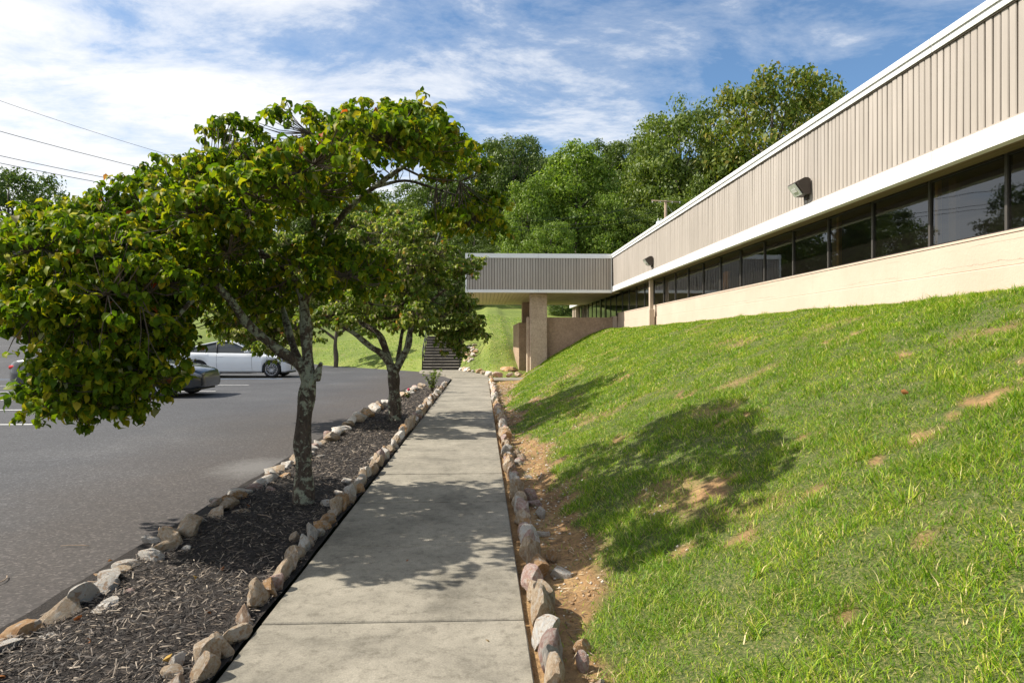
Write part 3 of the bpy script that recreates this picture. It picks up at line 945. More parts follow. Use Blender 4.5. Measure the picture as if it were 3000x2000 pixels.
# ------------------------------------------------------------------ stairs with rails
def build_stairs():
    st = empty('staircase', (-1.94, 32.4, 0))
    tag(st, 'dark concrete outdoor stairs climbing the lawn beside the entrance canopy', 'stairs')
    n = 12; rise = 0.135; run = 0.30
    hw = 0.92
    for i in range(n):
        y0 = i * run
        s = MB().box(-hw, hw, y0 + 0.02, y0 + run + 0.3, -0.3 if i == 0 else i * rise - 0.1, (i + 1) * rise - 0.036).build('riser', M['stair_riser'], st)
        MB().box(-hw - 0.004, hw + 0.004, y0, y0 + run + 0.3, (i + 1) * rise - 0.034, (i + 1) * rise).build('tread', M['stair_concrete'], st, bevel=0.008)
    for sx in (-1, 1):
        x = sx * (hw - 0.04)
        rl = MB().tube([(x, -0.10, 0.02), (x, -0.08, 0.86), (x, 0.0, 0.94), (x, n * run, n * rise + 0.92), (x, n * run + 0.35, n * rise + 0.92), (x, n * run + 0.35, n * rise)], 0.024, 8).build('handrail', M['rail'], st)
        MB().tube([(x, -0.08, 0.5), (x, n * run, n * rise + 0.5), (x, n * run + 0.35, n * rise + 0.5)], 0.018, 6).build('lower_rail', M['rail'], rl)
        for k in (2, 5, 8, 11):
            MB().tube([(x, k * run + 0.1, (k + 1) * rise), (x, k * run + 0.1, (k + 0.33) * rise + 0.95)], 0.02, 6).build('rail_post', M['rail'], rl)


build_stairs()


# ------------------------------------------------------------------ stones
def rock_mesh(seed, sub=2):
    import bmesh
    rng = random.Random(seed)
    bm = bmesh.new()
    bmesh.ops.create_icosphere(bm, subdivisions=sub, radius=1)
    planes = []
    for i in range(rng.randint(8, 13)):
        v = Vector((rng.gauss(0, 1), rng.gauss(0, 1), rng.gauss(0, 1))).normalized()
        planes.append((v, rng.uniform(0.40, 0.78)))
    for v in bm.verts:
        p = v.co.copy()
        for nrm, d in planes:
            k = p.dot(nrm)
            if k > d: p -= nrm * (k - d) * 0.97
        p *= 1 + rng.uniform(-0.012, 0.012) + 0.10 * (float(vnoise(p.x * 2.2 + seed, p.y * 2.2 + p.z * 1.7)) - 0.5)
        v.co = p
    lo = [min(v.co[i] for v in bm.verts) for i in range(3)]; hi = [max(v.co[i] for v in bm.verts) for i in range(3)]
    for v in bm.verts:
        v.co = Vector([(v.co[i] - lo[i]) / (hi[i] - lo[i]) - 0.5 for i in range(3)])
    me = bpy.data.meshes.new('edging_stone')
    bm.to_mesh(me); bm.free()
    me.polygons.foreach_set('use_smooth', [True] * len(me.polygons))
    try:
        me.set_sharp_from_angle(angle=R(20))
    except Exception:
        pass
    return me


ROCKM = {}
COLS = {'tan': 'rock_tan', 'orange': 'rock_orange', 'whitish': 'rock_white', 'grey': 'rock_grey', 'pinkish': 'rock_pink', 'brown': 'rock_brown'}
for ci, c in enumerate(COLS):
    for k in range(4):
        me = rock_mesh(100 + ci * 10 + k, 3 if k < 4 else 2)
        me.materials.append(M[COLS[c]])
        ROCKM[(c, k)] = me


def ordinal(n):
    small = ['', 'first', 'second', 'third', 'fourth', 'fifth', 'sixth', 'seventh', 'eighth', 'ninth', 'tenth', 'eleventh', 'twelfth']
    if n < len(small): return small[n]
    suf = 'th' if 10 <= n % 100 <= 20 else {1: 'st', 2: 'nd', 3: 'rd'}.get(n % 10, 'th')
    return '%d%s' % (n, suf)


def stone(c, k, loc, size, rot, label, group):
    o = obj('edging_stone', ROCKM[(c, k)], None, None, loc, rot, size)
    tag(o, label, 'stone', group)
    return o


def build_stones():
    rng = random.Random(42)
    pick = lambda wts: rng.choices(list(wts), list(wts.values()))[0]
    left = {'tan': 6, 'orange': 2, 'whitish': 6, 'brown': 1, 'grey': 0.5, 'pinkish': 1.5}
    right = {'tan': 5, 'orange': 3, 'whitish': 3, 'brown': 1, 'grey': 1.5, 'pinkish': 2.5}
    rows = (('outer', 'in the mulch border along the parking lot', 'stones between mulch bed and parking lot', left, 2.05, 20.2),
            ('inner', 'in the row between mulch bed and walkway', 'stones between mulch bed and walkway', left, 2.05, 21.2),
            ('right', 'in the row between walkway and grass bank', 'stones between walkway and grass bank', right, 2.05, 23.6))
    for rname, where, grp, wts, y0, y1 in rows:
        y = y0; i = 0
        while y < y1:
            near = y < 9
            f = (0.72 if rname == 'outer' else 0.80) if y < 9 else 1.0
            if rname == 'outer':
                L = rng.choice((0.16, 0.2, 0.26, 0.33)) * rng.uniform(0.9, 1.15) * f; wd = rng.uniform(0.13, 0.22) * f; h = rng.uniform(0.09, 0.18) * f
                x = float(bed_out(y)) + 0.04 + rng.uniform(-0.06, 0.06); z = -0.035
                yaw = rng.uniform(-0.9, 0.9)
            elif rname == 'inner':
                L = rng.choice((0.12, 0.16, 0.22, 0.27)) * rng.uniform(0.9, 1.15) * f; wd = rng.uniform(0.09, 0.14) * f; h = rng.uniform(0.11, 0.21) * f
                x = -1.128 + rng.uniform(-0.03, 0.02); z = -0.035
                yaw = rng.uniform(-0.4, 0.25)
            else:
                L = rng.choice((0.13, 0.17, 0.22, 0.27)) * rng.uniform(0.9, 1.15) * f; wd = rng.uniform(0.10, 0.16) * f; h = rng.uniform(0.13, 0.26) * f
                x = 0.290 + rng.uniform(-0.015, 0.03) + 0.12 * float(sstep(8, 14, y)) * 0; z = -0.04
                yaw = rng.uniform(-0.3, 0.3)
            c = pick(wts); k = rng.randrange(4)
            i += 1
            lab = '%s stone, %s from the camera %s' % (c, ordinal(i), where)
            stone(c, k, (x, y + L / 2, z + h / 2), (wd, L * 1.12, h), (rng.uniform(-0.35, 0.35), rng.uniform(-0.28, 0.28), yaw + rng.choice((0, math.pi))), lab, grp)
            # second stones leaning against the row
            if rng.random() < (0.7 if rname == 'outer' else 0.25) and y < 8:
                c2 = pick(wts)
                sx = 0.15 if rname == 'outer' else (-0.12 if rname == 'inner' else 0.13)
                if rname == 'outer' and rng.random() < 0.4: sx = -0.13
                s2 = rng.uniform(0.55, 0.8)
                side = {'outer': 'leaning beside the lot-side border', 'inner': 'leaning on the mulch side of the walkway row', 'right': 'leaning on the soil side of the walkway row'}[rname]
                lab2 = '%s stone %s at its %s stone' % (c2, side, ordinal(i))
                stone(c2, rng.randrange(4), (x + sx + rng.uniform(-0.02, 0.02), y + rng.uniform(0, L), z + h * s2 * 0.45), (wd * s2, L * s2, h * s2), (rng.uniform(-0.4, 0.4), rng.uniform(-0.4, 0.4), rng.uniform(0, 6.28)), lab2, grp)
            y += L * rng.uniform(0.86, 1.0) * (1.0 if y < 9 else 1.25)
    # row curving from the stairs to the canopy column
    pts = [(-0.93, 31.8), (-0.62, 30.4), (-0.2, 29.5), (0.05, 28.6), (0.3, 26.7), (0.6, 26.05), (1.0, 25.95), (1.35, 26.3), (1.5, 27.2)]
    seg = []
    for a, b in zip(pts[:-1], pts[1:]):
        n = max(1, int(math.dist(a, b) / 0.34))
        for t in range(n):
            seg.append((a[0] + (b[0] - a[0]) * t / n, a[1] + (b[1] - a[1]) * t / n))
    for q, (x, y) in enumerate(seg):
        sz = rng.uniform(0.17, 0.33); c = pick(left)
        stone(c, rng.randrange(4), (x + rng.uniform(-0.05, 0.05), y, sz * 0.25), (sz, sz * 1.1, sz * rng.uniform(0.6, 0.8)), (rng.uniform(-0.3, 0.3), rng.uniform(-0.3, 0.3), rng.uniform(0, 6.28)),
              'small %s stone, %s from the stairs in the row curving to the canopy column' % (c, ordinal(q + 1)), 'stones curving round the pad before the canopy')
    stone('orange', 1, (1.12, 27.6, 0.2), (0.75, 0.5, 0.26), (0.1, 0.05, 0.3), 'large flat orange stone lying beside the canopy column base', 'stones curving round the pad before the canopy')
    # tumble of stones up the right side of the stairs
    for q, t in enumerate(sorted(rng.random() for _ in range(30))):
        x = -0.80 + rng.uniform(-0.1, 0.42) + 0.15 * t; y = 32.2 + t * 4.2
        sz = rng.uniform(0.13, 0.28); c = pick({'tan': 4, 'orange': 3, 'whitish': 3, 'pinkish': 2})
        z = max(float(h_back(x, y)), 0.0) + sz * 0.1
        stone(c, rng.randrange(4), (x, y, z), (sz, sz * 1.2, sz * 0.7), (rng.uniform(-0.5, 0.5), rng.uniform(-0.5, 0.5), rng.uniform(0, 6.28)),
              '%s loose stone, %s from the bottom of the tumble beside the right stair rail' % (c, ordinal(q + 1)), 'loose stones beside the stairs')


build_stones()


# ------------------------------------------------------------------ cars
def build_car(name, label, x_front, y_mid, L, paint, seed, prof, wheels, zroof, spokes=15):
    """car heading +X; prof: list of (dist from front, hood/deck height, half width)"""
    zg = float(h_lot(x_front - L / 2, y_mid))
    t = empty(name, (x_front, y_mid, zg))
    tag(t, label, 'car', 'cars parked in the lot')
    ds = [p[0] for p in prof]; hs = [p[1] for p in prof]; ws = [p[2] for p in prof]
    wr = 0.335
    xs = sorted(set(list(np.linspace(0.0, L, 60)) + [w + s * wr * k for w in wheels for s in (-1, 1) for k in (1.14, 1.1, 0.9, 0.6)]))
    vs = []; ring = 9
    for d in xs:
        zt = float(np.interp(d, ds, hs)); w = float(np.interp(d, ds, ws))
        zl = 0.2 + 0.06 * max(0, 1 - d / 0.25) + 0.1 * max(0, (d - L + 0.3) / 0.3)
        for wx in wheels:
            rr = wr * 1.12
            if abs(d - wx) < rr:
                zl = max(zl, wr + math.sqrt(rr * rr - (d - wx) ** 2) - 0.01)
        zl = min(zl, zt - 0.06)
        zm = zl + (zt - zl) * 0.5
        half = [(0, zl), (w * 0.93, zl), (w * 0.985, zl + (zt - zl) * 0.12), (w, zm), (w * 0.985, zl + (zt - zl) * 0.78), (w * 0.94, zt - 0.045), (w * 0.86, zt - 0.008), (w * 0.5, zt + 0.018), (0, zt + 0.03)]
        row = [(-d, -p[0], p[1]) for p in half] + [(-d, p[0], p[1]) for p in reversed(half[1:-1])]
        vs += row
    n = ring * 2 - 2
    fs = []
    for i in range(len(xs) - 1):
        for k in range(n):
            fs.append((i * n + k, i * n + (k + 1) % n, (i + 1) * n + (k + 1) % n, (i + 1) * n + k))
    fs.append(tuple(range(n - 1, -1, -1))); fs.append(tuple((len(xs) - 1) * n + k for k in range(n)))
    body = MB().add(vs, fs, True).build('body', paint, t)
    md = body.modifiers.new('n', 'WEIGHTED_NORMAL')
    # greenhouse
    gl = L * 0.27; gr = L * 0.88
    gx = [gl, gl + 0.45, gl + 0.85, gl + 1.15, (gl + gr) / 2, gr - 1.3, gr - 0.75, gr - 0.35, gr]
    gz = [0.0, 0.42, 0.80, 0.96, 1.0, 0.92, 0.66, 0.34, 0.0]
    vs = []; fs = []; roofv = []
    for d, q in zip(gx, gz):
        zb = float(np.interp(d, ds, hs)) - 0.03; w = float(np.interp(d, ds, ws)) * 0.90
        zr = zb + (zroof - zb) * q
        wt_ = w - (w * 0.26) * q
        vs += [(-d, -w, zb), (-d, -wt_, zr), (-d, -wt_ * 0.6, zr + 0.03 * q), (-d, 0, zr + 0.045 * q), (-d, wt_ * 0.6, zr + 0.03 * q), (-d, wt_, zr), (-d, w, zb)]
        roofv.append((d, wt_, zr, q))
    for i in range(len(gx) - 1):
        for k in range(6):
            fs.append((i * 7 + k, i * 7 + k + 1, (i + 1) * 7 + k + 1, (i + 1) * 7 + k))
    MB().add(vs, fs, True).build('windows', M['car_glass'], t)
    mb = MB()
    sel = [r for r in roofv if r[3] > 0.78]
    vs = []; fs = []
    for (d, w, z, q) in sel:
        vs += [(-d, -w - 0.006, z - 0.02), (-d, -w * 0.96, z + 0.012), (-d, -w * 0.6, z + 0.042), (-d, 0, z + 0.057), (-d, w * 0.6, z + 0.042), (-d, w * 0.96, z + 0.012), (-d, w + 0.006, z - 0.02)]
    for i in range(len(sel) - 1):
        for k in range(6): fs.append((i * 7 + k, i * 7 + k + 1, (i + 1) * 7 + k + 1, (i + 1) * 7 + k))
    MB().add(vs, fs, True).build('roof', paint, t)
    # pillars: thin bars along the glass edges
    for s in (-1, 1):
        w0 = float(np.interp(gl + 0.1, ds, ws)) * 0.9
        f = [(-r[0], s * (r[1] + 0.004), r[2]) for r in roofv]
        f[0] = (-gl - 0.05, s * w0, float(np.interp(gl, ds, hs)) - 0.02)
        f[-1] = (-gr + 0.05, s * float(np.interp(gr, ds, ws)) * 0.86, float(np.interp(gr, ds, hs)) - 0.02)
        MB().tube(f, 0.026, 6).build('pillar', paint, t)
        dB = (gl + gr) / 2 + 0.05
        wb = float(np.interp(dB, ds, ws)) * 0.905; zb = float(np.interp(dB, ds, hs))
        MB().tube([(-dB, s * wb, zb - 0.03), (-dB - 0.08, s * (wb * 0.75 + 0.005), zroof - 0.02)], 0.03, 6).build('pillar', M['black_trim'], t)
        # door seams and handles
        for dd in (gl + 0.18, dB, gr - 0.62):
            wv = float(np.interp(dd, ds, ws)); zt = float(np.interp(dd, ds, hs))
            MB().tube([(-dd, s * wv * 0.985, zt - 0.08), (-dd, s * (wv + 0.0005), 0.55), (-dd + 0.02, s * wv * 0.988, 0.31)], 0.0045, 4).build('door_seam', M['black_trim'], t)
        for dd in (dB - 0.16, gr - 0.80):
            wv = float(np.interp(dd, ds, ws)); zt = float(np.interp(dd, ds, hs))
            MB().box(-dd - 0.09, -dd + 0.09, s * wv * 0.985 - 0.012, s * wv * 0.985 + 0.012, zt - 0.17, zt - 0.145).build('door_handle', paint, t, bevel=0.004)
        wv = float(np.interp(gl + 0.35, ds, ws))
        MB().box(-gl - 0.42, -gl - 0.24, s * (wv + 0.0), s * (wv + 0.17), float(np.interp(gl + .3, ds, hs)) + 0.0, float(np.interp(gl + .3, ds, hs)) + 0.12).build('mirror', paint, t, bevel=0.03)
        # lamps
        d0 = 0.14; w1 = float(np.interp(d0, ds, ws)); d1 = 0.55; w2 = float(np.interp(d1, ds, ws))
        z1 = float(np.interp(d0, ds, hs)) - 0.13; z2 = float(np.interp(d1, ds, hs)) - 0.10
        MB().tube([(-0.06, s * (float(np.interp(0.06, ds, ws)) - 0.06), z1 - 0.03), (-d0, s * (w1 - 0.03), z1), (-0.34, s * (float(np.interp(0.34, ds, ws)) - 0.028), (z1 + z2) / 2 + 0.01), (-d1, s * (w2 - 0.022), z2)], [0.04, 0.065, 0.05, 0.01], 8).build('headlight', M['head'], t)
        dl = L - 0.10; wl = float(np.interp(dl, ds, ws)); zl_ = float(np.interp(dl, ds, hs)) - 0.13
        MB().tube([(-L + 0.03, s * (wl - 0.25), zl_ - 0.01), (-dl, s * (wl - 0.04), zl_), (-dl + 0.33, s * (float(np.interp(dl - 0.33, ds, ws)) - 0.03), zl_ + 0.05)], [0.05, 0.06, 0.015], 8).build('tail_light', M['tail'], t)
    # wheels
    for wx in wheels:
        for s in (-1, 1):
            w = float(np.interp(wx, ds, ws))
            yc = s * (w - 0.115)
            tb = MB(); nseg = 32
            prof_t = [(0.235, -0.1), (0.30, -0.108), (0.325, -0.09), (0.335, -0.05), (0.335, 0.05), (0.325, 0.09), (0.30, 0.108), (0.235, 0.1)]
            v = []; f = []
            for i in range(nseg):
                a = 2 * math.pi * i / nseg
                for (r, yy) in prof_t:
                    v.append((-wx + r * math.cos(a), yc + yy, 0.335 + r * math.sin(a)))
            m_ = len(prof_t)
            for i in range(nseg):
                for k in range(m_):
                    f.append((i * m_ + k, i * m_ + (k + 1) % m_, ((i + 1) % nseg) * m_ + (k + 1) % m_, ((i + 1) % nseg) * m_ + k))
            wh = tb.add(v, f, True).build('wheel', M['tyre'], t)
            rm = MB()
            yo = yc + s * 0.092
            v = []; f = []
            for i in range(nseg):
                a = 2 * math.pi * i / nseg
                for (r, yy) in ((0.236, 0.0), (0.236, 0.012), (0.222, 0.012), (0.215, -0.02)):
                    v.append((-wx + r * math.cos(a), yo + s * yy, 0.335 + r * math.sin(a)))
            for i in range(nseg):
                for k in range(3):
                    f.append((i * 4 + k, i * 4 + k + 1, ((i + 1) % nseg) * 4 + k + 1, ((i + 1) % nseg) * 4 + k))
            rm.add(v, f, True)
            for i in range(spokes):
                a = 2 * math.pi * i / spokes
                rm.tube([(-wx + 0.03 * math.cos(a), yo + s * 0.008, 0.335 + 0.03 * math.sin(a)), (-wx + 0.225 * math.cos(a), yo, 0.335 + 0.225 * math.sin(a))], [0.013, 0.011], 5)
            rm.tube([(-wx, yo - s * 0.02, 0.335), (-wx, yo + s * 0.018, 0.335)], 0.045, 12)
            rm.build('rim', M['rim'], wh)
            MB().tube([(-wx, yc - s * 0.02, 0.335), (-wx, yc + s * 0.055, 0.335)], 0.225, 20).build('brake_disc', M['black_trim'], wh)
    MB().box(-0.10, -0.02, -0.62, 0.62, 0.30, 0.50).build('grille', M['black_trim'], t, bevel=0.02)
    MB().box(-L + 0.15, -0.2, -0.70, 0.70, 0.17, 0.33).build('underbody', M['black_trim'], t)
    return t


pw = lambda *p: list(p)
white_prof = [(0, 0.62, 0.55), (0.06, 0.70, 0.68), (0.18, 0.76, 0.80), (0.45, 0.84, 0.88), (1.0, 0.93, 0.915), (1.35, 0.98, 0.925), (2.4, 1.0, 0.93), (3.6, 1.02, 0.93), (4.3, 1.05, 0.90), (4.7, 1.03, 0.85), (4.85, 0.98, 0.76), (4.9, 0.8, 0.62)]
build_car('parked_sedan', 'white sedan with many-spoked wheels parked at the far side of the lot', -7.62, 28.35, 4.9, M['car_white'], 1, white_prof, (0.74, 3.58), 1.45)
grey_prof = [(0, 0.58, 0.5), (0.06, 0.66, 0.66), (0.18, 0.72, 0.79), (0.45, 0.79, 0.88), (1.0, 0.87, 0.915), (1.35, 0.92, 0.925), (2.4, 0.95, 0.93), (3.6, 0.98, 0.93), (4.3, 1.0, 0.90), (4.6, 0.97, 0.85), (4.78, 0.90, 0.76), (4.84, 0.74, 0.62)]
build_car('parked_sedan', 'dark grey fastback sedan parked behind the near tree branches', -7.22, 18.62, 4.84, M['car_grey'], 2, grey_prof, (0.86, 3.74), 1.40, 10)


# ------------------------------------------------------------------ painted lines
def paint_line(x0, x1, y0, y1, w, m, label):
    n = 24
    vs = []; fs = []
    dx, dy = x1 - x0, y1 - y0
    l = math.hypot(dx, dy); nx, ny = -dy / l * w / 2, dx / l * w / 2
    for i in range(n + 1):
        t = i / n; x = x0 + dx * t; y = y0 + dy * t
        for s in (-1, 1):
            xx, yy = x + s * nx, y + s * ny
            vs.append((xx, yy, float(h_lot(xx, yy)) + 0.006))
    for i in range(n): fs.append((2 * i, 2 * i + 1, 2 * i + 3, 2 * i + 2))
    o = MB().add(vs, fs).build('painted_line', M[m])
    tag(o, label, 'line', 'parking stall markings')
    o['kind'] = 'structure'


for y, m, l in ((12.1, 'paint_white', 'nearest white stall line on the asphalt'), (14.7, 'paint_white', 'second nearest white stall line'), (17.25, 'paint_white', 'white stall line before the dark car'),
                (20.0, 'paint_white', 'white stall line behind the dark car'), (22.8, 'paint_white', 'pale stall line between the two cars'), (26.6, 'paint_blue', 'blue stall line before the white car'), (31.0, 'paint_white', 'white stall line past the white car')):
    paint_line(-18.6, -7.7, y, y + 0.08, 0.11, m, l)
paint_line(-18.2, -12.9, 14.9, 17.1, 0.11, 'paint_blue', 'blue diagonal stripe across a stall')


# ------------------------------------------------------------------ foliage helpers
def leaf_shape(droop, cup, n=3):
    """leaf of unit length along +x, normal +z; returns verts, faces"""
    ts = np.linspace(0, 1, n + 1)
    ws = np.interp(ts, [0, 0.12, 0.35, 0.55, 0.8, 0.93, 1.0], [0.03, 0.2, 0.31, 0.31, 0.19, 0.07, 0.01])
    x = 0; z = 0; ang = 0.25
    V = []
    st = 1.0 / n
    for i, (t, w) in enumerate(zip(ts, ws)):
        if i > 0:
            ang -= droop / n
            x += math.cos(ang) * st; z += math.sin(ang) * st
        nx, nz = -math.sin(ang), math.cos(ang)
        for s in (-1, 0, 1):
            lift = cup * w * abs(s)
            V.append((x + nx * lift, s * w * (1 - 0.25 * abs(cup)), z + nz * lift))
    F = []
    for i in range(n):
        for k in range(2):
            a = i * 3 + k
            F.append((a, a + 1, a + 4, a + 3))
    return np.array(V), np.array(F)


LEAFS = [leaf_shape(1.5, 0.4), leaf_shape(2.2, 0.55), leaf_shape(2.9, 0.65), leaf_shape(0.8, 0.25), leaf_shape(2.4, -0.3)]


def rotm(az, pitch, roll):
    ca, sa = np.cos(az), np.sin(az); cp, sp = np.cos(pitch), np.sin(pitch); cr, sr = np.cos(roll), np.sin(roll)
    Rz = np.zeros((len(az), 3, 3)); Rz[:, 0, 0] = ca; Rz[:, 0, 1] = -sa; Rz[:, 1, 0] = sa; Rz[:, 1, 1] = ca; Rz[:, 2, 2] = 1
    Ry = np.zeros_like(Rz); Ry[:, 0, 0] = cp; Ry[:, 0, 2] = -sp; Ry[:, 2, 0] = sp; Ry[:, 2, 2] = cp; Ry[:, 1, 1] = 1
    Rx = np.zeros_like(Rz); Rx[:, 0, 0] = 1; Rx[:, 1, 1] = cr; Rx[:, 1, 2] = -sr; Rx[:, 2, 1] = sr; Rx[:, 2, 2] = cr
    return Rz @ Ry @ Rx


def in_poly(px, py, poly):
    n = len(poly); ins = np.zeros(len(px), bool)
    j = n - 1
    for i in range(n):
        xi, yi = poly[i]; xj, yj = poly[j]
        c = ((yi > py) != (yj > py)) & (px < (xj - xi) * (py - yi) / (yj - yi + 1e-12) + xi)
        ins ^= c; j = i
    return ins


def build_dogwood(name, label, base, Yt, limbs, polys, n_whorl, leaf_len, depth_r, seed, m_mass, m_leaf, n_single=300, holes=(), bark_m=None):
    rs = np.random.RandomState(seed); rng = random.Random(seed)
    t = empty(name, base)
    tag(t, label, 'tree', 'dogwoods in the mulch bed')
    bx = Vector(base)
    # ---- crown points
    C = []
    tot = sum(p[2] for p in polys)
    for poly, yc, wt_, rad in polys:
        W2 = [at(a, b, Yt) for a, b in poly]
        P2 = np.array([(p.x, p.z) for p in W2])
        cen = P2.mean(0)
        want = max(3, int(n_whorl * wt_ / tot / 26)); got = []
        while len(got) < want:
            n = 4000
            x = rs.uniform(P2[:, 0].min(), P2[:, 0].max(), n); z = rs.uniform(P2[:, 1].min(), P2[:, 1].max(), n)
            dy = rs.uniform(-1, 1, n)
            s = np.sqrt(1 - dy ** 2 * 0.92)
            # cross-section shrinks towards front and back
            xo = cen[0] + (x - cen[0]) / (s * 0.95); zo = cen[1] + (z - cen[1]) / (np.maximum(s, 0.6) * 0.955)
            ok = in_poly(xo, zo, P2)
            # favour the upper / outer shell
            shell = fbm(x * 1.0 + 5 * dy, z * 1.0 + seed, 2.2, 2)
            gap = fbm(x * 1.4 + 40 + dy * 2, z * 2.6 + dy * 3, 1.5, 2)
            ok &= (gap > 0.34) | (rs.rand(n) < 0.25)
            for hx, hz, hr in holes:
                ph = at(hx, hz, Yt)
                ok &= ((x - ph.x) ** 2 + (z - ph.z) ** 2 > hr ** 2) | (rs.rand(n) < 0.10)
            yy = Yt + yc + dy * rad
            # keep the silhouette under perspective
            for a, b, c in zip(x[ok], yy[ok], z[ok]):
                k = 1 + (b - Yt) / Yt * 0.8
                got.append((a * k, b, CAM_H + (c - CAM_H) * k))
        C += got[:want]
    SPR = np.array(C); C = []
    for c in SPR:
        m_ = rs.randint(18, 35)
        sr = rs.uniform(0.13, 0.24) * (1.0 if Yt < 20 else 2.0)
        a = rs.uniform(0, 6.283, m_); r = sr * np.sqrt(rs.rand(m_)) * 1.5
        tilt = rs.normal(0, 0.16, 2)
        dx = r * np.cos(a); dy_ = r * np.sin(a)
        dz = rs.normal(0, 0.028, m_) - 0.55 * r * r / sr * 0.6 + dx * tilt[0] + dy_ * tilt[1]
        C += list(np.stack([c[0] + dx, c[1] + dy_, c[2] + dz], 1))
    C = np.array(C)
    # ---- branches
    skel = []
    def limb(pts, radii, nm, par):
        P_ = [Vector(p) for p in pts]
        # smooth through the points
        Q = []; RR = []
        n = len(P_)
        for i in range(n - 1):
            p0 = P_[max(i - 1, 0)]; p1 = P_[i]; p2 = P_[i + 1]; p3 = P_[min(i + 2, n - 1)]
            for k in range(5):
                u = k / 5
                q = 0.5 * ((2 * p1) + (-p0 + p2) * u + (2 * p0 - 5 * p1 + 4 * p2 - p3) * u * u + (-p0 + 3 * p1 - 3 * p2 + p3) * u ** 3)
                Q.append(q); RR.append(radii[i] + (radii[i + 1] - radii[i]) * u)
        Q.append(P_[-1]); RR.append(radii[-1])
        mb = MB(); ph = rng.random() * 9
        mb.tube([q - bx for q in Q], RR, 12 if RR[0] > 0.03 else 7, wob=lambda i, k: 0.14 * (vnoise(k * 1.7 + ph, i * 0.6) - 0.5) + 0.10 * math.sin(i * 0.9 + ph))
        for q, r in zip(Q, RR): skel.append((q, r))
        return mb.build(nm, bark_m or M['bark'], par)
    for li, (pts, radii) in enumerate(limbs):
        limb(pts, radii, 'trunk' if li == 0 else 'branch', t)
    # secondary limbs: k-means style centres of the crown joined to the skeleton
    nsec = max(20, n_whorl // 60)
    cen = C[rs.choice(len(C), nsec, replace=False)]
    for it in range(3):
        d = ((C[:, None, :] - cen[None]) ** 2).sum(2); a = d.argmin(1)
        for k in range(nsec):
            if (a == k).any(): cen[k] = C[a == k].mean(0)
    main_p = np.array([list(s[0]) for s in skel]); main_r = np.array([s[1] for s in skel])
    tw = MB(); seclist = []
    order = np.argsort([((main_p - c) ** 2).sum(1).min() for c in cen])
    pool = list(main_p[::2])
    for k in order:
        c = cen[k]
        pp = np.array(pool)
        dd = ((pp - c) ** 2).sum(1) + np.where(pp[:, 2] > c[2] + 0.1, 0.5, 0)
        q = Vector(pp[dd.argmin()]); c = Vector(c) - Vector((0, 0, 0.06))
        L = (c - q).length
        mid = q.lerp(c, 0.5) + Vector((rng.uniform(-.1, .1), rng.uniform(-.1, .1), -0.10)) * L
        pts = [q, q.lerp(mid, 0.5) + Vector((0, 0, -0.02)), mid, mid.lerp(c, 0.5), c]
        r0 = 0.007 + 0.009 * min(L, 1.2)
        tw.tube([p - bx for p in pts], [r0, r0 * 0.85, r0 * 0.7, r0 * 0.55, r0 * 0.4], 5, cap=False)
        for p in pts[1:]: pool.append(np.array(p))
        seclist += [np.array(p) for p in pts[1:]]
    sl = np.array(seclist + [p for p in main_p[main_r < 0.03]])
    for c in C:
        j = ((sl - c) ** 2).sum(1).argmin()
        q = Vector(sl[j]); cc = Vector(c)
        if (q - cc).length > 0.9: continue
        mid = q.lerp(cc, 0.55) + Vector((rng.uniform(-.03, .03), rng.uniform(-.03, .03), -0.03))
        tw.tube([q - bx, mid - bx, cc - bx], [0.0045, 0.0035, 0.0022], 3, cap=False)
    o = tw.build('twigs', M['twig'], t); o['kind'] = 'stuff'
    # ---- leaves in drooping whorls
    k_per = rs.randint(5, 9, len(C))
    idx = np.repeat(np.arange(len(C)), k_per)
    N = len(idx)
    start = rs.uniform(0, 6.28, len(C))
    cnt = np.concatenate([np.arange(k) for k in k_per])
    az = start[idx] + cnt * (6.283 / k_per[idx]) + rs.normal(0, 0.25, N)
    pitch = rs.normal(-0.05, 0.30, N)
    roll = rs.normal(0, 0.30, N)
    ln = leaf_len * rs.uniform(0.68, 1.25, N)
    RM = rotm(az, pitch, roll)
    pos = C[idx] + rs.normal(0, 0.012, (N, 3)) - np.array(bx)
    var = rs.choice(len(LEAFS), N, p=[0.3, 0.28, 0.17, 0.13, 0.12])
    # the leaves that show largest: nearest to the viewer's side
    camd = ((pos + np.array(bx) - np.array((0, 0, CAM_H))) ** 2).sum(1)
    single = np.zeros(N, bool)
    if n_single:
        cand = np.argsort(camd)[:int(n_single * 1.6)]
        single[rs.choice(cand, n_single, replace=False)] = True
    Vall = []; Fall = []; off = 0
    for v in range(len(LEAFS)):
        V0, F0 = LEAFS[v]
        s = np.where((var == v) & ~single)[0]
        if len(s) == 0: continue
        VV = np.einsum('nij,kj->nki', RM[s], V0) * ln[s][:, None, None] + pos[s][:, None, :]
        Vall.append(VV.reshape(-1, 3))
        FF = F0[None] + (np.arange(len(s)) * len(V0))[:, None, None] + off
        Fall.append(FF.reshape(-1, 4)); off += len(s) * len(V0)
    me = mesh_np('foliage', np.concatenate(Vall), np.concatenate(Fall), True)
    o = obj('foliage', me, m_mass, t); o['kind'] = 'stuff'
    if n_single:
        lm = []
        for v in range(len(LEAFS)):
            me = mesh_np('leaf', LEAFS[v][0], LEAFS[v][1], True); me.materials.append(m_leaf); lm.append(me)
        for i in np.where(single)[0]:
            o = obj('leaf', lm[var[i]], None, t)
            Mx = Matrix(RM[i].tolist()).to_4x4()
            o.matrix_local = Matrix.Translation(Vector(pos[i])) @ Mx @ Matrix.Scale(float(ln[i]), 4)
    return t


def A(lst, Y):
    return [at(a, b, Y + dy) for a, b, dy in lst]


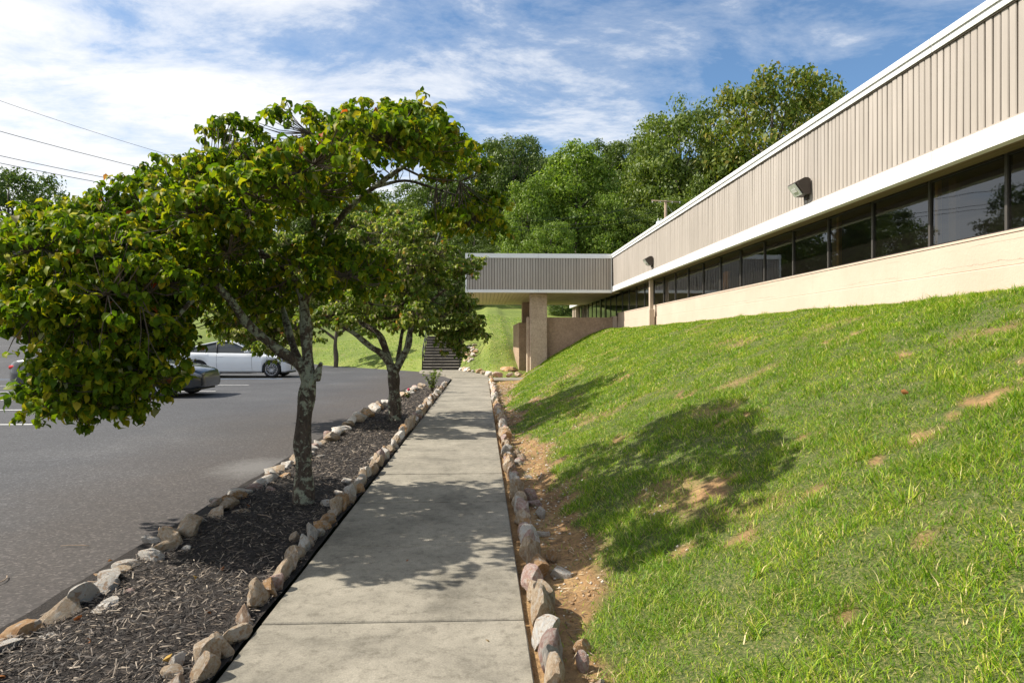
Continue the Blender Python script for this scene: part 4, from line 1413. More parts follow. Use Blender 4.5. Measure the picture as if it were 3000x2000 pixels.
# near tree
Y1 = 5.75
b1 = at(697, 1165, Y1); b1.z = -0.02
T1 = [(A([(697, 1162, 0), (698, 1085, 0), (695, 1010, 0), (702, 930, 0), (710, 870, 0)], Y1), [0.094, 0.074, 0.068, 0.066, 0.064]),
      (A([(710, 885, 0), (690, 840, 0), (635, 800, -0.1), (570, 745, -0.25), (530, 690, -0.4), (480, 640, -0.5), (400, 600, -0.55), (300, 590, -0.6)], Y1), [0.052, 0.048, 0.040, 0.034, 0.029, 0.024, 0.016, 0.008]),
      (A([(710, 880, 0), (705, 800, 0.03), (700, 720, 0.05), (688, 660, 0.05), (640, 605, 0.0), (590, 585, -0.1), (520, 590, -0.15), (430, 560, -0.2), (330, 520, -0.2)], Y1), [0.054, 0.050, 0.045, 0.038, 0.030, 0.027, 0.022, 0.015, 0.007]),
      (A([(697, 690, 0.05), (725, 640, 0.0), (742, 590, -0.03), (755, 540, 0), (800, 480, 0.05), (860, 430, 0.05), (925, 385, 0.0), (1000, 345, -0.05), (1070, 330, 0)], Y1), [0.040, 0.036, 0.032, 0.028, 0.025, 0.022, 0.019, 0.013, 0.006]),
      (A([(700, 860, 0.06), (672, 790, 0.25), (655, 730, 0.45), (640, 680, 0.6), (610, 600, 0.8), (570, 500, 0.9), (540, 420, 0.9)], Y1), [0.040, 0.032, 0.029, 0.026, 0.022, 0.015, 0.006]),
      (A([(740, 598, -0.03), (720, 520, 0.1), (735, 440, 0.2), (760, 360, 0.25), (790, 300, 0.25)], Y1), [0.024, 0.021, 0.018, 0.012, 0.005]),
      (A([(860, 430, 0.05), (930, 415, 0.3), (990, 430, 0.35), (1050, 450, 0.4), (1095, 470, 0.4)], Y1), [0.016, 0.013, 0.011, 0.008, 0.004]),
      (A([(480, 640, -0.5), (440, 690, -0.62), (390, 740, -0.75), (310, 790, -0.9), (230, 840, -0.95), (150, 900, -1.0)], Y1), [0.024, 0.020, 0.017, 0.013, 0.009, 0.004]),
      (A([(590, 585, -0.1), (540, 520, 0.0), (470, 450, 0.05), (400, 410, 0.1)], Y1), [0.018, 0.015, 0.011, 0.005]),
      (A([(726, 872, 0.0), (732, 850, -0.02), (738, 832, -0.03)], Y1), [0.036, 0.030, 0.010])]
P1 = [([(300, 520), (280, 400), (360, 375), (410, 350), (480, 345), (500, 285), (545, 282), (590, 335), (645, 330), (655, 235), (700, 222), (770, 245), (840, 195), (880, 200), (900, 235), (950, 205), (1015, 225), (1025, 255), (1075, 262), (1120, 300), (1150, 350), (1120, 375), (1085, 375), (1030, 345), (960, 350), (900, 355), (830, 390), (765, 450), (690, 520), (560, 570), (420, 600)], -0.1, 4.4, 1.7),
      ([(-60, 540), (60, 480), (180, 440), (290, 430), (420, 480), (540, 550), (570, 580), (540, 630), (480, 670), (420, 700), (330, 690), (200, 700), (60, 700), (-60, 700)], -0.15, 3.6, 1.35),
      ([(-80, 560), (60, 600), (250, 640), (400, 680), (460, 690), (425, 775), (385, 840), (365, 890), (330, 915), (285, 960), (240, 925), (195, 880), (150, 915), (110, 950), (95, 930), (140, 885), (175, 835), (140, 760), (60, 690), (-80, 680)], -0.5, 4.4, 0.85),
      ([(690, 560), (760, 520), (850, 540), (880, 600), (850, 660), (800, 640), (740, 620)], -0.1, 0.55, 0.5),
      ([(1040, 420), (1120, 420), (1125, 490), (1090, 520), (1040, 500)], 0.3, 0.28, 0.3),
      ([(480, 580), (640, 580), (690, 640), (640, 690), (560, 720), (500, 700)], 0.2, 0.35, 0.8)]
build_dogwood('dogwood_tree', 'large near dogwood with lichen-spotted forked trunk and branches reaching over the lot', b1, Y1, T1, P1, 8600, 0.073, 1.4, 5, M['dog_leaf'], M['dog_leaf1'], 300, holes=((930, 440, 0.32), (1010, 410, 0.22), (640, 500, 0.16), (820, 330, 0.12), (480, 520, 0.14)))

# second tree
Y2 = 11.65
b2 = at(908, 968, Y2); b2.z = -0.02
T2 = [(A([(908, 968, 0), (906, 920, 0), (905, 880, 0), (903, 845, 0)], Y2), [0.118, 0.10, 0.095, 0.095]),
      (A([(903, 850, 0), (880, 815, -0.1), (850, 795, -0.2), (812, 765, -0.3), (760, 735, -0.4), (690, 700, -0.3), (600, 690, -0.1), (520, 700, 0.1)], Y2), [0.07, 0.056, 0.05, 0.038, 0.030, 0.024, 0.016, 0.007]),
      (A([(900, 850, 0), (885, 800, 0), (868, 765, 0), (835, 745, 0.1), (780, 700, 0.2), (720, 650, 0.2)], Y2), [0.07, 0.06, 0.05, 0.04, 0.025, 0.01]),
      (A([(908, 850, 0), (935, 800, 0), (942, 760, 0), (950, 715, 0), (930, 670, 0), (900, 640, 0.1), (870, 590, 0.2)], Y2), [0.07, 0.058, 0.05, 0.044, 0.036, 0.026, 0.01]),
      (A([(950, 715, 0), (990, 690, 0.0), (1030, 660, 0.1), (1070, 640, 0.1)], Y2), [0.034, 0.026, 0.018, 0.008]),
      (A([(912, 850, 0.05), (918, 800, 0.3), (930, 740, 0.5), (970, 640, 0.6), (1000, 560, 0.6), (1020, 510, 0.6)], Y2), [0.045, 0.036, 0.03, 0.022, 0.014, 0.007])]
P2 = [([(560, 600), (640, 530), (740, 490), (850, 475), (900, 455), (1000, 475), (1075, 490), (1085, 520), (1040, 545), (1100, 590), (1060, 605), (1010, 620), (900, 640), (780, 650), (650, 660), (570, 660)], 0.0, 3.2, 2.0),
      ([(560, 640), (700, 630), (850, 620), (980, 610), (1060, 640), (1080, 690), (1088, 740), (1080, 780), (1050, 800), (1030, 770), (960, 755), (930, 740), (880, 720), (820, 745), (760, 730), (700, 745), (660, 800), (600, 820), (565, 770)], -0.1, 3.0, 1.8),
      ([(450, 610), (560, 600), (720, 600), (720, 750), (680, 780), (600, 785), (540, 770), (500, 775), (460, 740)], 0.1, 2.2, 1.3),
      ([(1040, 640), (1085, 690), (1092, 760), (1070, 795), (1045, 790), (1035, 740)], 0.0, 0.5, 0.6),
      ([(1010, 580), (1112, 588), (1100, 612), (1010, 620)], 0.0, 0.3, 0.5)]
build_dogwood('dogwood_tree', 'second dogwood farther along the mulch bed with a dark forked trunk', b2, Y2, T2, P2, 6200, 0.086, 1.8, 9, M['dog_leaf_b'], M['dog_leaf_b1'], 300)

# small lawn tree by the stairs
Y3 = 38.5
g3 = at(770, 800, Y3); g3.z = float(h_back(g3.x, Y3)) - 0.05
top3 = at(770, 700, Y3)
T3 = [([g3, g3 + Vector((0.05, 0, 0.9)), g3 + Vector((0, 0, 1.7)), g3 + Vector((0.1, 0, 2.6))], [0.16, 0.13, 0.11, 0.06]),
      ([g3 + Vector((0, 0, 2.0)), g3 + Vector((-0.8, 0, 2.6)), g3 + Vector((-1.6, 0.2, 2.9))], [0.08, 0.06, 0.03]),
      ([g3 + Vector((0, 0, 2.1)), g3 + Vector((0.8, 0, 2.7)), g3 + Vector((1.7, -0.2, 3.0))], [0.08, 0.06, 0.03])]
P3 = [([(640, 740), (650, 690), (700, 650), (780, 640), (860, 660), (890, 710), (880, 770), (800, 785), (700, 785)], 0.0, 1.0, 2.4)]
build_dogwood('dogwood_tree', 'small third dogwood standing on the lawn beyond the parking lot', g3, Y3, T3, P3, 420, 0.22, 2.4, 13, M['dog_leaf_b'], M['dog_leaf_b1'], 0, bark_m=M['twig'])


# ------------------------------------------------------------------ woodland
def crown_mesh(seed, nblob, per, leaf, shape='round'):
    """unit crown: x,y in -0.5..0.5, z 0..1"""
    rs = np.random.RandomState(seed)
    Pn = []; Nn = []
    for i in range(nblob):
        z = rs.uniform(0.05, 0.93)
        if shape == 'round': rmax = 0.46 * math.sqrt(max(0.02, 1 - ((z - 0.48) / 0.54) ** 2))
        elif shape == 'cone': rmax = 0.46 * (1 - z) ** 0.6 * 0.95 + 0.05
        else: rmax = 0.42 * math.sqrt(max(0.02, 1 - ((z - 0.62) / 0.4) ** 2)) if z > 0.25 else 0.2
        a = rs.uniform(0, 6.283); r = rmax * math.sqrt(rs.uniform(0.25, 1.0))
        br = rs.uniform(0.035, 0.12) * (1.15 - 0.45 * z)
        c = np.array((r * math.cos(a), r * math.sin(a), z))
        n = int(per * rs.uniform(0.6, 1.4) * (br / 0.11) ** 2)
        d = rs.normal(0, 1, (n, 3)); d[:, 2] += 0.35
        d /= np.linalg.norm(d, axis=1)[:, None]
        rad = br * rs.uniform(0.35, 1.25, n)[:, None]
        sc = np.array((1.15, 1.15, 0.72))
        Pn.append(c + d * rad * sc); Nn.append(d + rs.normal(0, 0.55, (n, 3)))
    P_ = np.concatenate(Pn); N_ = np.concatenate(Nn)
    N_ /= np.linalg.norm(N_, axis=1)[:, None]
    n = len(P_)
    ref = rs.normal(0, 1, (n, 3))
    U = np.cross(N_, ref); U /= np.linalg.norm(U, axis=1)[:, None]
    Vv = np.cross(N_, U)
    s = leaf * rs.uniform(0.6, 1.4, n)[:, None]
    q = np.stack([P_ - U * s, P_ - Vv * s * 0.55 + N_ * s * 0.18, P_ + U * s, P_ + Vv * s * 0.55 + N_ * s * 0.18], 1)
    F = np.arange(n * 4).reshape(-1, 4)
    return mesh_np('crown', q.reshape(-1, 3), F, False)


CR = {}
for shp, sd0 in (('round', 1), ('cone', 2), ('tall', 3)):
    for k in range(3):
        CR[(shp, k)] = (sd0 * 50 + k, shp)
_cache = {}


def crown_data(shp, k):
    if (shp, k) not in _cache:
        _cache[(shp, k)] = crown_mesh(CR[(shp, k)][0], 250, 245, 0.0122, shp)
        _cache[(shp, k)].materials.append(M['f_mid'])
    return _cache[(shp, k)]


def trunk_mesh(seed):
    rng = random.Random(seed)
    mb = MB()
    mb.tube([(0, 0, -0.06), (0.01, 0, 0.2), (-0.01, 0.01, 0.5), (0.0, 0, 0.85)], [0.035, 0.026, 0.018, 0.005], 8)
    for i in range(9):
        a = rng.uniform(0, 6.28); z = rng.uniform(0.15, 0.6); r = rng.uniform(0.2, 0.36)
        mb.tube([(0, 0, z), (r * 0.5 * math.cos(a), r * 0.5 * math.sin(a), z + 0.08), (r * math.cos(a), r * math.sin(a), z + 0.2)], [0.012, 0.008, 0.003], 5)
    me = mb.mesh('trunk'); me.materials.append(M['forest_bark'])
    return me


TRM = [trunk_mesh(i) for i in range(3)]


def wood_tree(x, y, top, width, shp, k, mname, label, rot, group='trees on the wooded hill', hf=h_back, low=0.0):
    zg = float(hf(x, y))
    h = top - zg
    t = empty('woodland_tree', (x, y, zg - 0.2))
    tag(t, label, 'tree', group)
    t.rotation_euler = (0, 0, rot)
    c = obj('crown', crown_data(shp, k), None, t, loc=(0, 0, h * low), scale=(width, width, h * (1 - low)))
    c.material_slots[0].link = 'OBJECT'; c.material_slots[0].material = M[mname]
    obj('trunk', TRM[k % 3], None, t, scale=(h * 0.7, h * 0.7, h))


WOOD = [(1775, 150, 53, 165, 'round', 0, 'f_olive', 'tallest tree on the hill, yellow-olive crown rising over the roof edge'),
        (1880, 190, 57, 100, 'round', 1, 'f_olive', 'olive tree half hidden behind the roof edge at far right'),
        (1560, 228, 58, 125, 'round', 0, 'f_mid', 'tall dark olive tree left of the tallest tree'),
        (1660, 330, 52, 90, 'round', 1, 'f_mid', 'mid-height green tree below the tallest tree'),
        (1325, 318, 52, 135, 'cone', 0, 'f_bright', 'broad bright green tree rising above the middle of the canopy'),
        (1395, 430, 47, 65, 'cone', 1, 'f_bright', 'young lime green tree in front of the broad bright one'),
        (1215, 395, 48, 85, 'cone', 2, 'f_bright', 'bright green tree above the left part of the canopy'),
        (1265, 500, 44, 60, 'round', 2, 'f_bright', 'low bright green tree just above the canopy roof'),
        (1455, 470, 48, 75, 'round', 2, 'f_mid', 'bushy tree above the corner where canopy meets fascia'),
        (1560, 440, 48, 80, 'round', 0, 'f_mid', 'leafy tree beside the utility pole'),
        (1640, 430, 48, 80, 'round', 1, 'f_olive', 'olive tree behind the utility pole'),
        (1180, 300, 72, 90, 'round', 1, 'f_dark', 'tall dark tree on the hill right of the near dogwood top'),
        (1100, 330, 78, 110, 'round', 2, 'f_dark', 'dark tree behind the right end of the near dogwood crown'),
        (1240, 345, 86, 80, 'round', 0, 'f_dark', 'dark distant tree between two bright green trees'),
        (1385, 325, 84, 90, 'round', 1, 'f_dark', 'dark distant tree behind the broad bright green tree'),
        (1445, 325, 80, 85, 'round', 2, 'f_dark', 'dark distant tree left of the tall olive tree'),
        (1490, 300, 76, 60, 'tall', 2, 'f_dark', 'slim dark tree at the left shoulder of the tall olive tree'),
        (1000, 400, 74, 110, 'round', 0, 'f_dark', 'dark hill tree seen through the near dogwood right of its fork'),
        (890, 440, 80, 110, 'round', 1, 'f_dark', 'dark hill tree hidden behind the near dogwood centre'),
        (770, 470, 84, 120, 'round', 2, 'f_dark', 'dark hill tree behind the left of the second dogwood'),
        (1090, 520, 56, 60, 'round', 1, 'f_dark', 'dark low tree left of the canopy edge'),
        (1140, 560, 52, 55, 'round', 0, 'f_dark', 'dark bushy tree just behind the canopy left corner'),
        (1030, 560, 58, 60, 'round', 2, 'f_dark', 'dark low tree behind the second dogwood'),
        (1500, 560, 45, 60, 'round', 1, 'f_mid', 'low leafy tree peeking over the fascia corner'),
        (1085, 585, -62, 50, 'round', 0, 'f_dark', 'dark understory tree right beside the canopy left corner'),
        (1020, 600, -63, 50, 'round', 1, 'f_dark', 'dark understory tree behind the right half of the second dogwood'),
        (955, 590, -63, 50, 'round', 2, 'f_dark', 'dark understory tree behind the middle of the second dogwood'),
        (880, 600, -63, 55, 'round', 0, 'f_mid', 'understory tree behind the left half of the second dogwood'),
        (1150, 600, -64, 50, 'round', 1, 'f_dark', 'dark understory tree hidden behind the canopy left end'),
        (1292, 640, -52, 38, 'round', 2, 'f_dark', 'dark low tree seen under the canopy right of the column'),
        (1500, 660, 60, 60, 'round', 2, 'f_mid', 'shrubby tree seen beneath the canopy right of the column'),
        (640, 520, 88, 120, 'round', 1, 'f_dark', 'far hill tree behind the near dogwood trunk'),
        (520, 540, 92, 110, 'round', 0, 'f_dark', 'far hill tree behind the left dogwood branches')]
for i, (dx, dy, Y, hw, shp, k, mn, lab) in enumerate(WOOD):
    Y = 65 + (Y - 44) * 0.85 if Y > 40 else -Y
    p = at(dx, dy, Y)
    wdt = hw * 2 * DS * Y / 2000 * 1.12
    wood_tree(p.x, Y, p.z, wdt, shp, k, mn, lab, i * 1.3)

LEFT = [(-41.0, 61, 16.9, 11, 'round', 0, 'f_dark', 'round dark tree on the left skyline beyond the lot'),
        (-36.5, 58, 12.0, 8, 'round', 1, 'f_dark', 'lower dark tree right of the left skyline tree'),
        (-36, 78, 17.0, 12, 'round', 2, 'f_dark', 'far tree across the lot mirrored in the second window'),
        (-29, 74, 18.5, 12, 'round', 0, 'f_dark', 'far tree across the lot hidden by the dogwood left branches'),
        (-23, 82, 20, 13, 'round', 1, 'f_mid', 'far tree across the lot mirrored in the middle windows'),
        (-17, 80, 19, 12, 'round', 2, 'f_dark', 'far tree across the lot behind the white sedan'),
        (-11, 84, 19, 12, 'round', 0, 'f_mid', 'far tree beyond the lawn behind the near dogwood fork'),
        (-50, 58, 14.5, 11, 'round', 2, 'f_dark', 'tree at the left frame edge mirrored in the nearest window')]
for i, (x, y, top, w, shp, k, mn, lab) in enumerate(LEFT):
    wood_tree(x, y, top, w, shp, k, mn, lab, i * 0.9 + 0.4, 'trees across the parking lot')


# far house
def build_house():
    p = at(78, 525, 54)
    zg = float(h_back(p.x, 54))
    t = empty('far_house', (p.x, 54, zg))
    tag(t, 'small distant house roof peeking above leaves at the left edge', 'house')
    MB().box(-3.5, 3.5, -3, 3, 0, 3.0).build('wall', M['house_wall'], t)
    MB().prism([(-3.9, 2.95), (3.9, 2.95), (0, p.z - zg)], -3.4, 3.4, 1).build('roof', M['house_roof'], t)
    for x in (-2, 0.2, 2):
        MB().box(x - 0.45, x + 0.45, -3.03, -2.99, 1.0, 2.2).build('window', M['car_glass'], t)


build_house()


# ------------------------------------------------------------------ utility pole and cables
def build_pole():
    Y = 55.0
    p = at(1529, 462, Y)
    zg = float(h_back(p.x, Y))
    t = empty('utility_pole', (p.x, Y, zg - 0.3))
    tag(t, 'wooden utility pole with crossarm and grey transformer rising behind the roof', 'pole')
    H = p.z - zg + 0.3
    MB().tube([(0, 0, 0), (0, 0, H + 0.05)], [0.17, 0.12], 12).build('post', M['pole_wood'], t)
    a = R(14)
    c, s = math.cos(a), math.sin(a)
    arm = MB().tube([(-1.25 * c, -0.13 - 1.25 * s * 0.3, H - 0.02), (1.25 * c, -0.13 + 1.25 * s * 0.3, H - 0.10)], 0.06, 4).build('crossarm', M['pole_wood'], t)
    for k in (-1.15, -0.5, 0.5, 1.15):
        MB().tube([(k, -0.16 + k * 0.07, H - 0.05), (k, -0.16 + k * 0.07, H - 0.22)], [0.035, 0.05], 8).build('insulator', M['ceramic'], arm)
    MB().tube([(0.12, -0.1, H - 0.35), (0.95, -0.1, H - 1.6)], 0.012, 5).build('brace', M['ceramic'], t)
    tr = MB().tube([(-0.52, -0.1, H - 2.6), (-0.52, -0.1, H - 2.55), (-0.52, -0.1, H - 1.72), (-0.52, -0.1, H - 1.66)], [0.27, 0.29, 0.29, 0.24], 16).build('transformer', M['transformer'], t)
    for dx in (-0.12, 0.13):
        MB().tube([(-0.52 + dx, -0.1, H - 1.66), (-0.52 + dx, -0.1, H - 1.5), (-0.52 + dx, -0.1, H - 1.42)], [0.05, 0.07, 0.03], 8).build('bushing', M['ceramic'], tr)
    return Vector((p.x, Y, zg - 0.3 + H))


ptop = build_pole()


def build_cables():
    # cables between the pole behind the roof and a pole left of the frame
    P0 = Vector((-30.0, 9.0)); P1_ = Vector((ptop.x - 1.0, ptop.y))
    specs = (((0, 232), (390, 357), 0.0, 'thin topmost overhead cable crossing the upper left sky', 0.007),
             ((0, 302), (300, 380), -0.1, 'second overhead cable from the top in the left sky', 0.011),
             ((0, 358), (265, 413), -0.9, 'third overhead cable from the top in the left sky', 0.011),
             ((0, 375), (275, 428), -1.3, 'lowest overhead cable in the left sky', 0.011))
    for (a, b, dz, lab, r) in specs:
        # where the two sight lines meet the vertical plane of the span
        def hit(d):
            q = at(d[0], d[1], 1.0)
            dirv = Vector((q.x, 1.0)); nrm = Vector((-(P1_ - P0).y, (P1_ - P0).x))
            k = P0.dot(nrm) / dirv.dot(nrm)
            pos = dirv * k
            return (pos - P0).length / (P1_ - P0).length, CAM_H + (q.z - CAM_H) * k
        t1, z1 = hit(a); t2, z2 = hit(b)
        t3, z3 = 1.0, ptop.z + dz
        # parabola through the three heights
        A_ = np.array([[t1 * t1, t1, 1], [t2 * t2, t2, 1], [t3 * t3, t3, 1]])
        co = np.linalg.solve(A_, np.array([z1, z2, z3]))
        pts = []
        for i in range(41):
            t = i / 40
            xy = P0.lerp(P1_, t)
            pts.append(Vector((xy.x, xy.y, float(co[0] * t * t + co[1] * t + co[2]))))
        o = MB().tube([p - pts[0] for p in pts], r, 5, cap=False).build('overhead_cable', M['wire'], None, loc=pts[0])
        tag(o, lab, 'cable', 'overhead cables')


build_cables()


# ------------------------------------------------------------------ grass, mulch, pebbles
def blades(name, X, Y, Z, hgt, wid, rs, m, parent=None, lean=0.55):
    n = len(X)
    az = rs.uniform(0, 6.283, n); ln = np.abs(rs.normal(lean, 0.3, n))
    d = np.stack([np.cos(az), np.sin(az)], 1); s = np.stack([-np.sin(az + rs.normal(0, .5, n)), np.cos(az + rs.normal(0, .5, n))], 1)
    w = wid[:, None] * 0.5
    B = np.stack([X, Y, Z - 0.008], 1)
    def pt(f, side, wf):
        off = hgt * ln * f ** 1.7
        zz_ = hgt * f * (1 - 0.28 * ln * f)
        q = B.copy()
        q[:, :2] += d * off[:, None] + s * side * w * wf
        q[:, 2] += zz_
        return q
    V = np.stack([pt(0, -1, 1), pt(0, 1, 1), pt(0.55, -1, 0.85), pt(0.55, 1, 0.85), pt(1.0, 0, 0)], 1).reshape(-1, 3)
    b = (np.arange(n) * 5)[:, None]
    F = np.concatenate([b + np.array([0, 1, 3]), b + np.array([0, 3, 2]), b + np.array([2, 3, 4])], 1).reshape(-1, 3)
    me = mesh_np(name, V, F, False)
    o = obj(name, me, m)
    return o


def build_grass():
    rs = np.random.RandomState(21)
    XX = []; YY = []; HH = []; WW = []
    for (y0, y1, dens, wd, hh) in ((1.6, 4.5, 14000, 0.0032, 0.043), (4.5, 8, 8600, 0.0043, 0.042), (8, 13, 4400, 0.0066, 0.044), (13, 19, 2600, 0.012, 0.044), (19, 26.4, 1600, 0.018, 0.045)):
        n = int((5.3 - 0.35) * (y1 - y0) * dens)
        x = rs.uniform(0.35, 5.32, n); y = rs.uniform(y0, y1, n)
        # skip what lies outside the view to the right
        keep = (x / y < 0.88)
        bb = bare(x, y)
        cl = fbm(x, y, 6.0, 2); big = fbm(x + 9, y, 1.1, 2)
        keep &= rs.rand(n) > bb * 0.94 + 0.03
        keep &= rs.rand(n) < 0.45 + 0.9 * cl
        keep &= ~((y > 23.7) & (x < 2.2) & (y < 25.5))
        x = x[keep]; y = y[keep]; cl = cl[keep]; big = big[keep]
        XX.append(x); YY.append(y)
        HH.append(hh * (0.45 + 0.75 * rs.rand(len(x))) * (0.35 + 1.3 * cl) * (0.6 + 0.8 * big) * 1.15)
        WW.append(wd * rs.uniform(0.6, 1.35, len(x)))
    X = np.concatenate(XX); Y = np.concatenate(YY); Hh = np.concatenate(HH); Wd = np.concatenate(WW)
    o = blades('grass', X, Y, h_bank(X, Y), Hh, Wd, rs, M['grass'], lean=1.0)
    tag(o, 'uneven green grass covering the bank below the windows', 'grass', kind='stuff')
    # taller tufts
    n = 200
    cx = rs.uniform(0.8, 5.0, n); cy = 2 + rs.rand(n) ** 1.4 * 12
    X = np.repeat(cx, 26) + rs.normal(0, 0.025, n * 26); Y = np.repeat(cy, 26) + rs.normal(0, 0.025, n * 26)
    k = rs.rand(len(X)) > bare(X, Y)
    X = X[k]; Y = Y[k]
    o = blades('grass_tufts', X, Y, h_bank(X, Y), rs.uniform(0.05, 0.12, len(X)), rs.uniform(0.004, 0.007, len(X)), rs, M['grass'], lean=0.8)
    tag(o, 'taller coarse grass tufts scattered over the bank', 'grass', kind='stuff')
    # lawn beyond, short and coarse
    n = 26000
    x = rs.uniform(-12, 4.8, n); y = 28 + rs.rand(n) * 22
    k = (y > ys(x) + 0.15) & ~((x > -3.0) & (x < -0.6) & (y < 36.5))
    k &= ~((x > 1.4) & (x < 2.4) & (y > 28.3) & (y < 33.8))
    x = x[k]; y = y[k]
    o = blades('lawn_grass', x, y, h_back(x, y), rs.uniform(0.03, 0.06, len(x)), rs.uniform(0.03, 0.05, len(x)), rs, M['grass'], lean=1.0)
    tag(o, 'mown grass on the lawn slope behind the stairs and canopy', 'grass', kind='stuff')


build_grass()


def build_litter():
    rs = np.random.RandomState(4)
    # mulch chips: thin slivers with thickness
    n1 = 34000
    y = 1.8 + (rs.rand(n1) ** 1.7) * 18.6
    u = rs.rand(n1)
    x = -1.09 - u * (np.abs(bed_out(y)) - 1.09 + 0.02)
    L = rs.uniform(0.012, 0.05, n1) * (1 + 0.03 * y); wv = rs.uniform(0.0018, 0.0058, n1) * (1 + 0.06 * y)
    z = 0.035 * (fbm(x, y, 2.2) - 0.5) + rs.uniform(0.004, 0.022, n1)
    az = rs.uniform(0, 6.283, n1); pt = rs.normal(0, 0.30, n1); rl = rs.normal(0, 0.5, n1)
    RM = rotm(az, pt, rl)
    base = np.array([(-.5, -.5, 0), (.5, -.35, 0), (.5, .35, 0), (-.5, .5, 0), (0, 0, 0.9)])
    sc = np.stack([L, wv, wv * 0.7], 1)
    V = np.einsum('nij,nkj->nki', RM, base[None] * sc[:, None, :]) + np.stack([x, y, z], 1)[:, None, :]
    b = (np.arange(n1) * 5)[:, None]
    F = np.concatenate([b + np.array(q) for q in ((0, 1, 4), (1, 2, 4), (2, 3, 4), (3, 0, 4))], 1).reshape(-1, 3)
    o = obj('mulch', mesh_np('mulch', V.reshape(-1, 3), F), M['mulch_chip'])
    tag(o, 'dark shredded bark mulch spread in the bed between the stone rows', 'mulch', kind='stuff')
    # pebbles on the bare strip
    n2 = 3200
    y = 1.8 + rs.rand(n2) ** 1.5 * 20
    x = 0.40 + rs.rand(n2) * 0.75
    k = bare(x, y) > 0.35
    x = x[k]; y = y[k]; n2 = len(x)
    s = rs.uniform(0.004, 0.017, n2) * (0.8 + 0.03 * y)
    oc = np.array([(1, 0, 0), (-1, 0, 0), (0, 1, 0), (0, -1, 0), (0, 0, 0.7), (0, 0, -0.7)])
    V = oc[None] * s[:, None, None] * rs.uniform(0.6, 1.3, (n2, 6, 1)) + np.stack([x, y, h_bank(x, y) + s * 0.2], 1)[:, None, :]
    b = (np.arange(n2) * 6)[:, None]
    F = np.concatenate([b + np.array(q) for q in ((0, 2, 4), (2, 1, 4), (1, 3, 4), (3, 0, 4), (2, 0, 5), (1, 2, 5), (3, 1, 5), (0, 3, 5))], 1).reshape(-1, 3)
    o = obj('pebbles', mesh_np('pebbles', V.reshape(-1, 3), F), M['pebble'])
    tag(o, 'small pale pebbles on the bare clay strip beside the walkway', 'gravel', kind='stuff')
    n3 = 5200
    y = 1.8 + rs.rand(n3) ** 1.5 * 18; x = 0.40 + rs.rand(n3) * 0.8
    k = bare(x, y) > 0.3
    x = x[k]; y = y[k]; n3 = len(x)
    L = rs.uniform(0.012, 0.06, n3) * (1 + 0.03 * y); wv = rs.uniform(0.0015, 0.005, n3) * (1 + 0.06 * y)
    RM = rotm(rs.uniform(0, 6.283, n3), rs.normal(0, 0.2, n3), rs.normal(0, 0.4, n3))
    V = np.einsum('nij,nkj->nki', RM, base[None] * np.stack([L, wv, wv * 0.7], 1)[:, None, :]) + np.stack([x, y, h_bank(x, y) + 0.008], 1)[:, None, :]
    b = (np.arange(n3) * 5)[:, None]
    F = np.concatenate([b + np.array(q) for q in ((0, 1, 4), (1, 2, 4), (2, 3, 4), (3, 0, 4))], 1).reshape(-1, 3)
    o = obj('dry_straw', mesh_np('dry_straw', V.reshape(-1, 3), F), M['straw'])
    tag(o, 'dry straw and bark bits scattered on the clay strip', 'straw', kind='stuff')
    # fallen leaves and twigs, countable
    rng = random.Random(8)
    lm = mesh_np('fallen_leaf', LEAFS[4][0] * np.array((1, 1, 0.5)), LEAFS[4][1], True); lm.materials.append(M['dead_leaf'])
    spots = [(-1.35, 3.4, 'curled yellow leaf on the mulch by the walkway row'), (-1.62, 3.9, 'brown leaf in the mulch shade left of the walkway'), (-1.5, 4.05, 'orange-brown leaf beside another on shaded mulch'),
             (-1.75, 3.1, 'pale brown leaf in the middle of the near mulch'), (-1.3, 2.9, 'small dry leaf on mulch near the bottom edge'), (-1.9, 2.75, 'dry leaf lying among the near lot-side stones'),
             (-1.93, 3.35, 'orange leaf litter at the foot of a pale border stone'), (-0.45, 4.2, 'tiny orange leaf on the walkway slab'), (0.02, 3.05, 'small brown leaf near the right walkway edge'),
             (-2.55, 3.6, 'dry leaf on the asphalt by the border'), (-2.45, 4.6, 'brown leaf on the asphalt near the shaded stones'), (-1.9, 5.6, 'orange leaf on mulch left of the trunk'), (2.6, 4.1, 'reddish dry leaf lying on the grass bank')]
    for (x, y, lab) in spots:
        z = 0.03 if -2.1 < x < -1.08 else (LOT + 0.01 if x < -2.1 else 0.008)
        if x > 0.5: z = float(h_bank(x, y)) + 0.06
        o = obj('fallen_leaf', lm, None, None, (x, y, z), (rng.uniform(-.3, .3), rng.uniform(-.3, .3), rng.uniform(0, 6.28)), (rng.uniform(0.05, 0.085),) * 3)
        tag(o, lab, 'leaf', 'fallen dry leaves')
    tws = [((-2.9, 4.3), 'pale twig on the asphalt beside the near border'), ((-2.75, 4.9), 'forked pale twig on the brown asphalt edge'), ((-3.3, 3.5), 'short twig lying on open asphalt'), ((-1.95, 3.75), 'long pale twig across the mulch by border stones'), ((-1.55, 5.1), 'bent root-like twig in the mulch shade')]
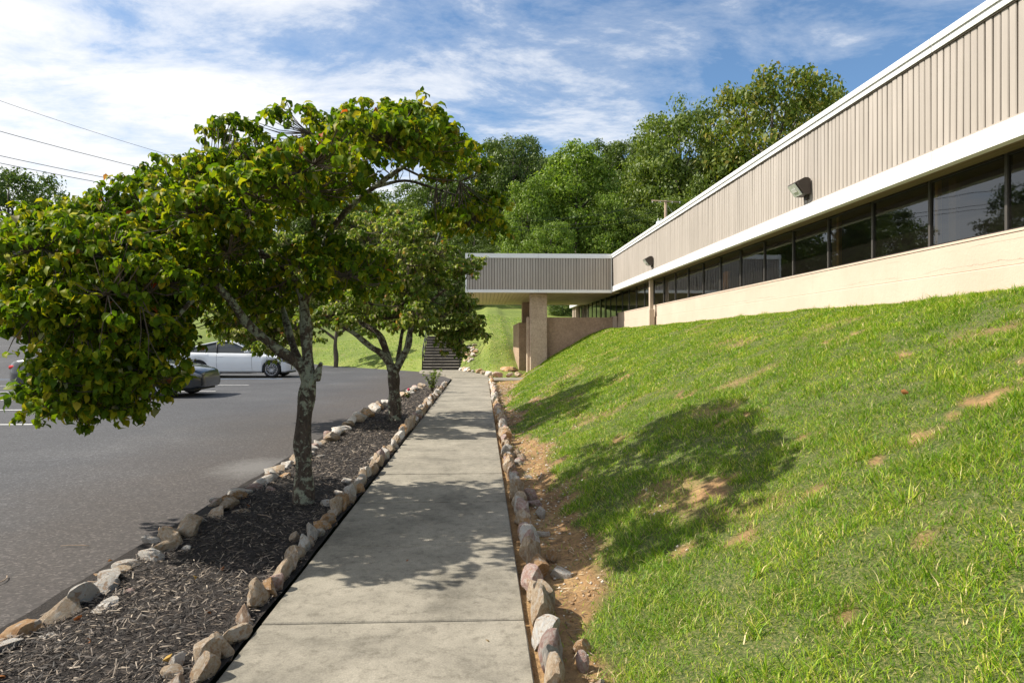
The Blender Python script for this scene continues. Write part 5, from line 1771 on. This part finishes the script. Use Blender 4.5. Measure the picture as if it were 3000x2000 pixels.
    for (x, y), lab in tws:
        z = LOT + 0.012 if x < -2.1 else 0.04
        a = rng.uniform(0, 6.28); p = [Vector((0, 0, 0))]
        for i in range(4):
            a += rng.uniform(-0.5, 0.5); p.append(p[-1] + Vector((math.cos(a), math.sin(a), 0.02 * math.sin(i))) * 0.05)
        mb = MB().tube(p, [0.003, 0.0035, 0.003, 0.0025, 0.0015], 5)
        o = mb.build('fallen_twig', M['pole_wood'], None, loc=(x, y, z))
        tag(o, lab, 'twig', 'fallen twigs')


build_litter()


# ------------------------------------------------------------------ small shrubs
def shrub(x, y, z, h, n, lab, seed, mname='f_mid', flower=False):
    rng = random.Random(seed); rs = np.random.RandomState(seed)
    t = empty('shrub', (x, y, z)); tag(t, lab, 'shrub')
    st = MB(); Q = []
    for i in range(n):
        a = rng.uniform(0, 6.28); r = rng.uniform(0.15, 0.5) * h
        p = [Vector((0, 0, 0)), Vector((math.cos(a) * r * .3, math.sin(a) * r * .3, h * .4)), Vector((math.cos(a) * r, math.sin(a) * r, h * rng.uniform(.75, 1.05)))]
        st.tube(p, [0.008, 0.006, 0.003], 5)
        for k in range(34):
            f = rng.uniform(0.25, 1.0)
            q = p[0].lerp(p[1], f * 2) if f < .5 else p[1].lerp(p[2], f * 2 - 1)
            Q.append(q)
    st.build('stems', M['twig'], t)
    Q = np.array([list(q) for q in Q]); N = len(Q)
    V0, F0 = LEAFS[3]
    RM = rotm(rs.uniform(0, 6.28, N), rs.normal(0.2, .4, N), rs.normal(0, .4, N))
    V = np.einsum('nij,kj->nki', RM, V0) * (rs.uniform(0.6, 1.0, N) * min(0.085, 0.25 * h))[:, None, None] + Q[:, None, :]
    F = (F0[None] + (np.arange(N) * len(V0))[:, None, None]).reshape(-1, 4)
    o = obj('foliage', mesh_np('foliage', V.reshape(-1, 3), F, True), M[mname], t); o['kind'] = 'stuff'
    if flower:
        MB().tube([(0, 0, h), (0.02, 0, h + 0.03), (0.02, 0, h + 0.06)], [0.02, 0.04, 0.015], 8).build('blossom', M['flower'], t)


shrub(-1.32, 18.1, 0.0, 0.62, 9, 'small leafy shrub at the far end of the mulch bed', 3)
shrub(-1.72, 15.9, 0.0, 0.20, 3, 'tiny red-flowered seedling in the mulch beyond the second dogwood', 4, 'f_mid', True)
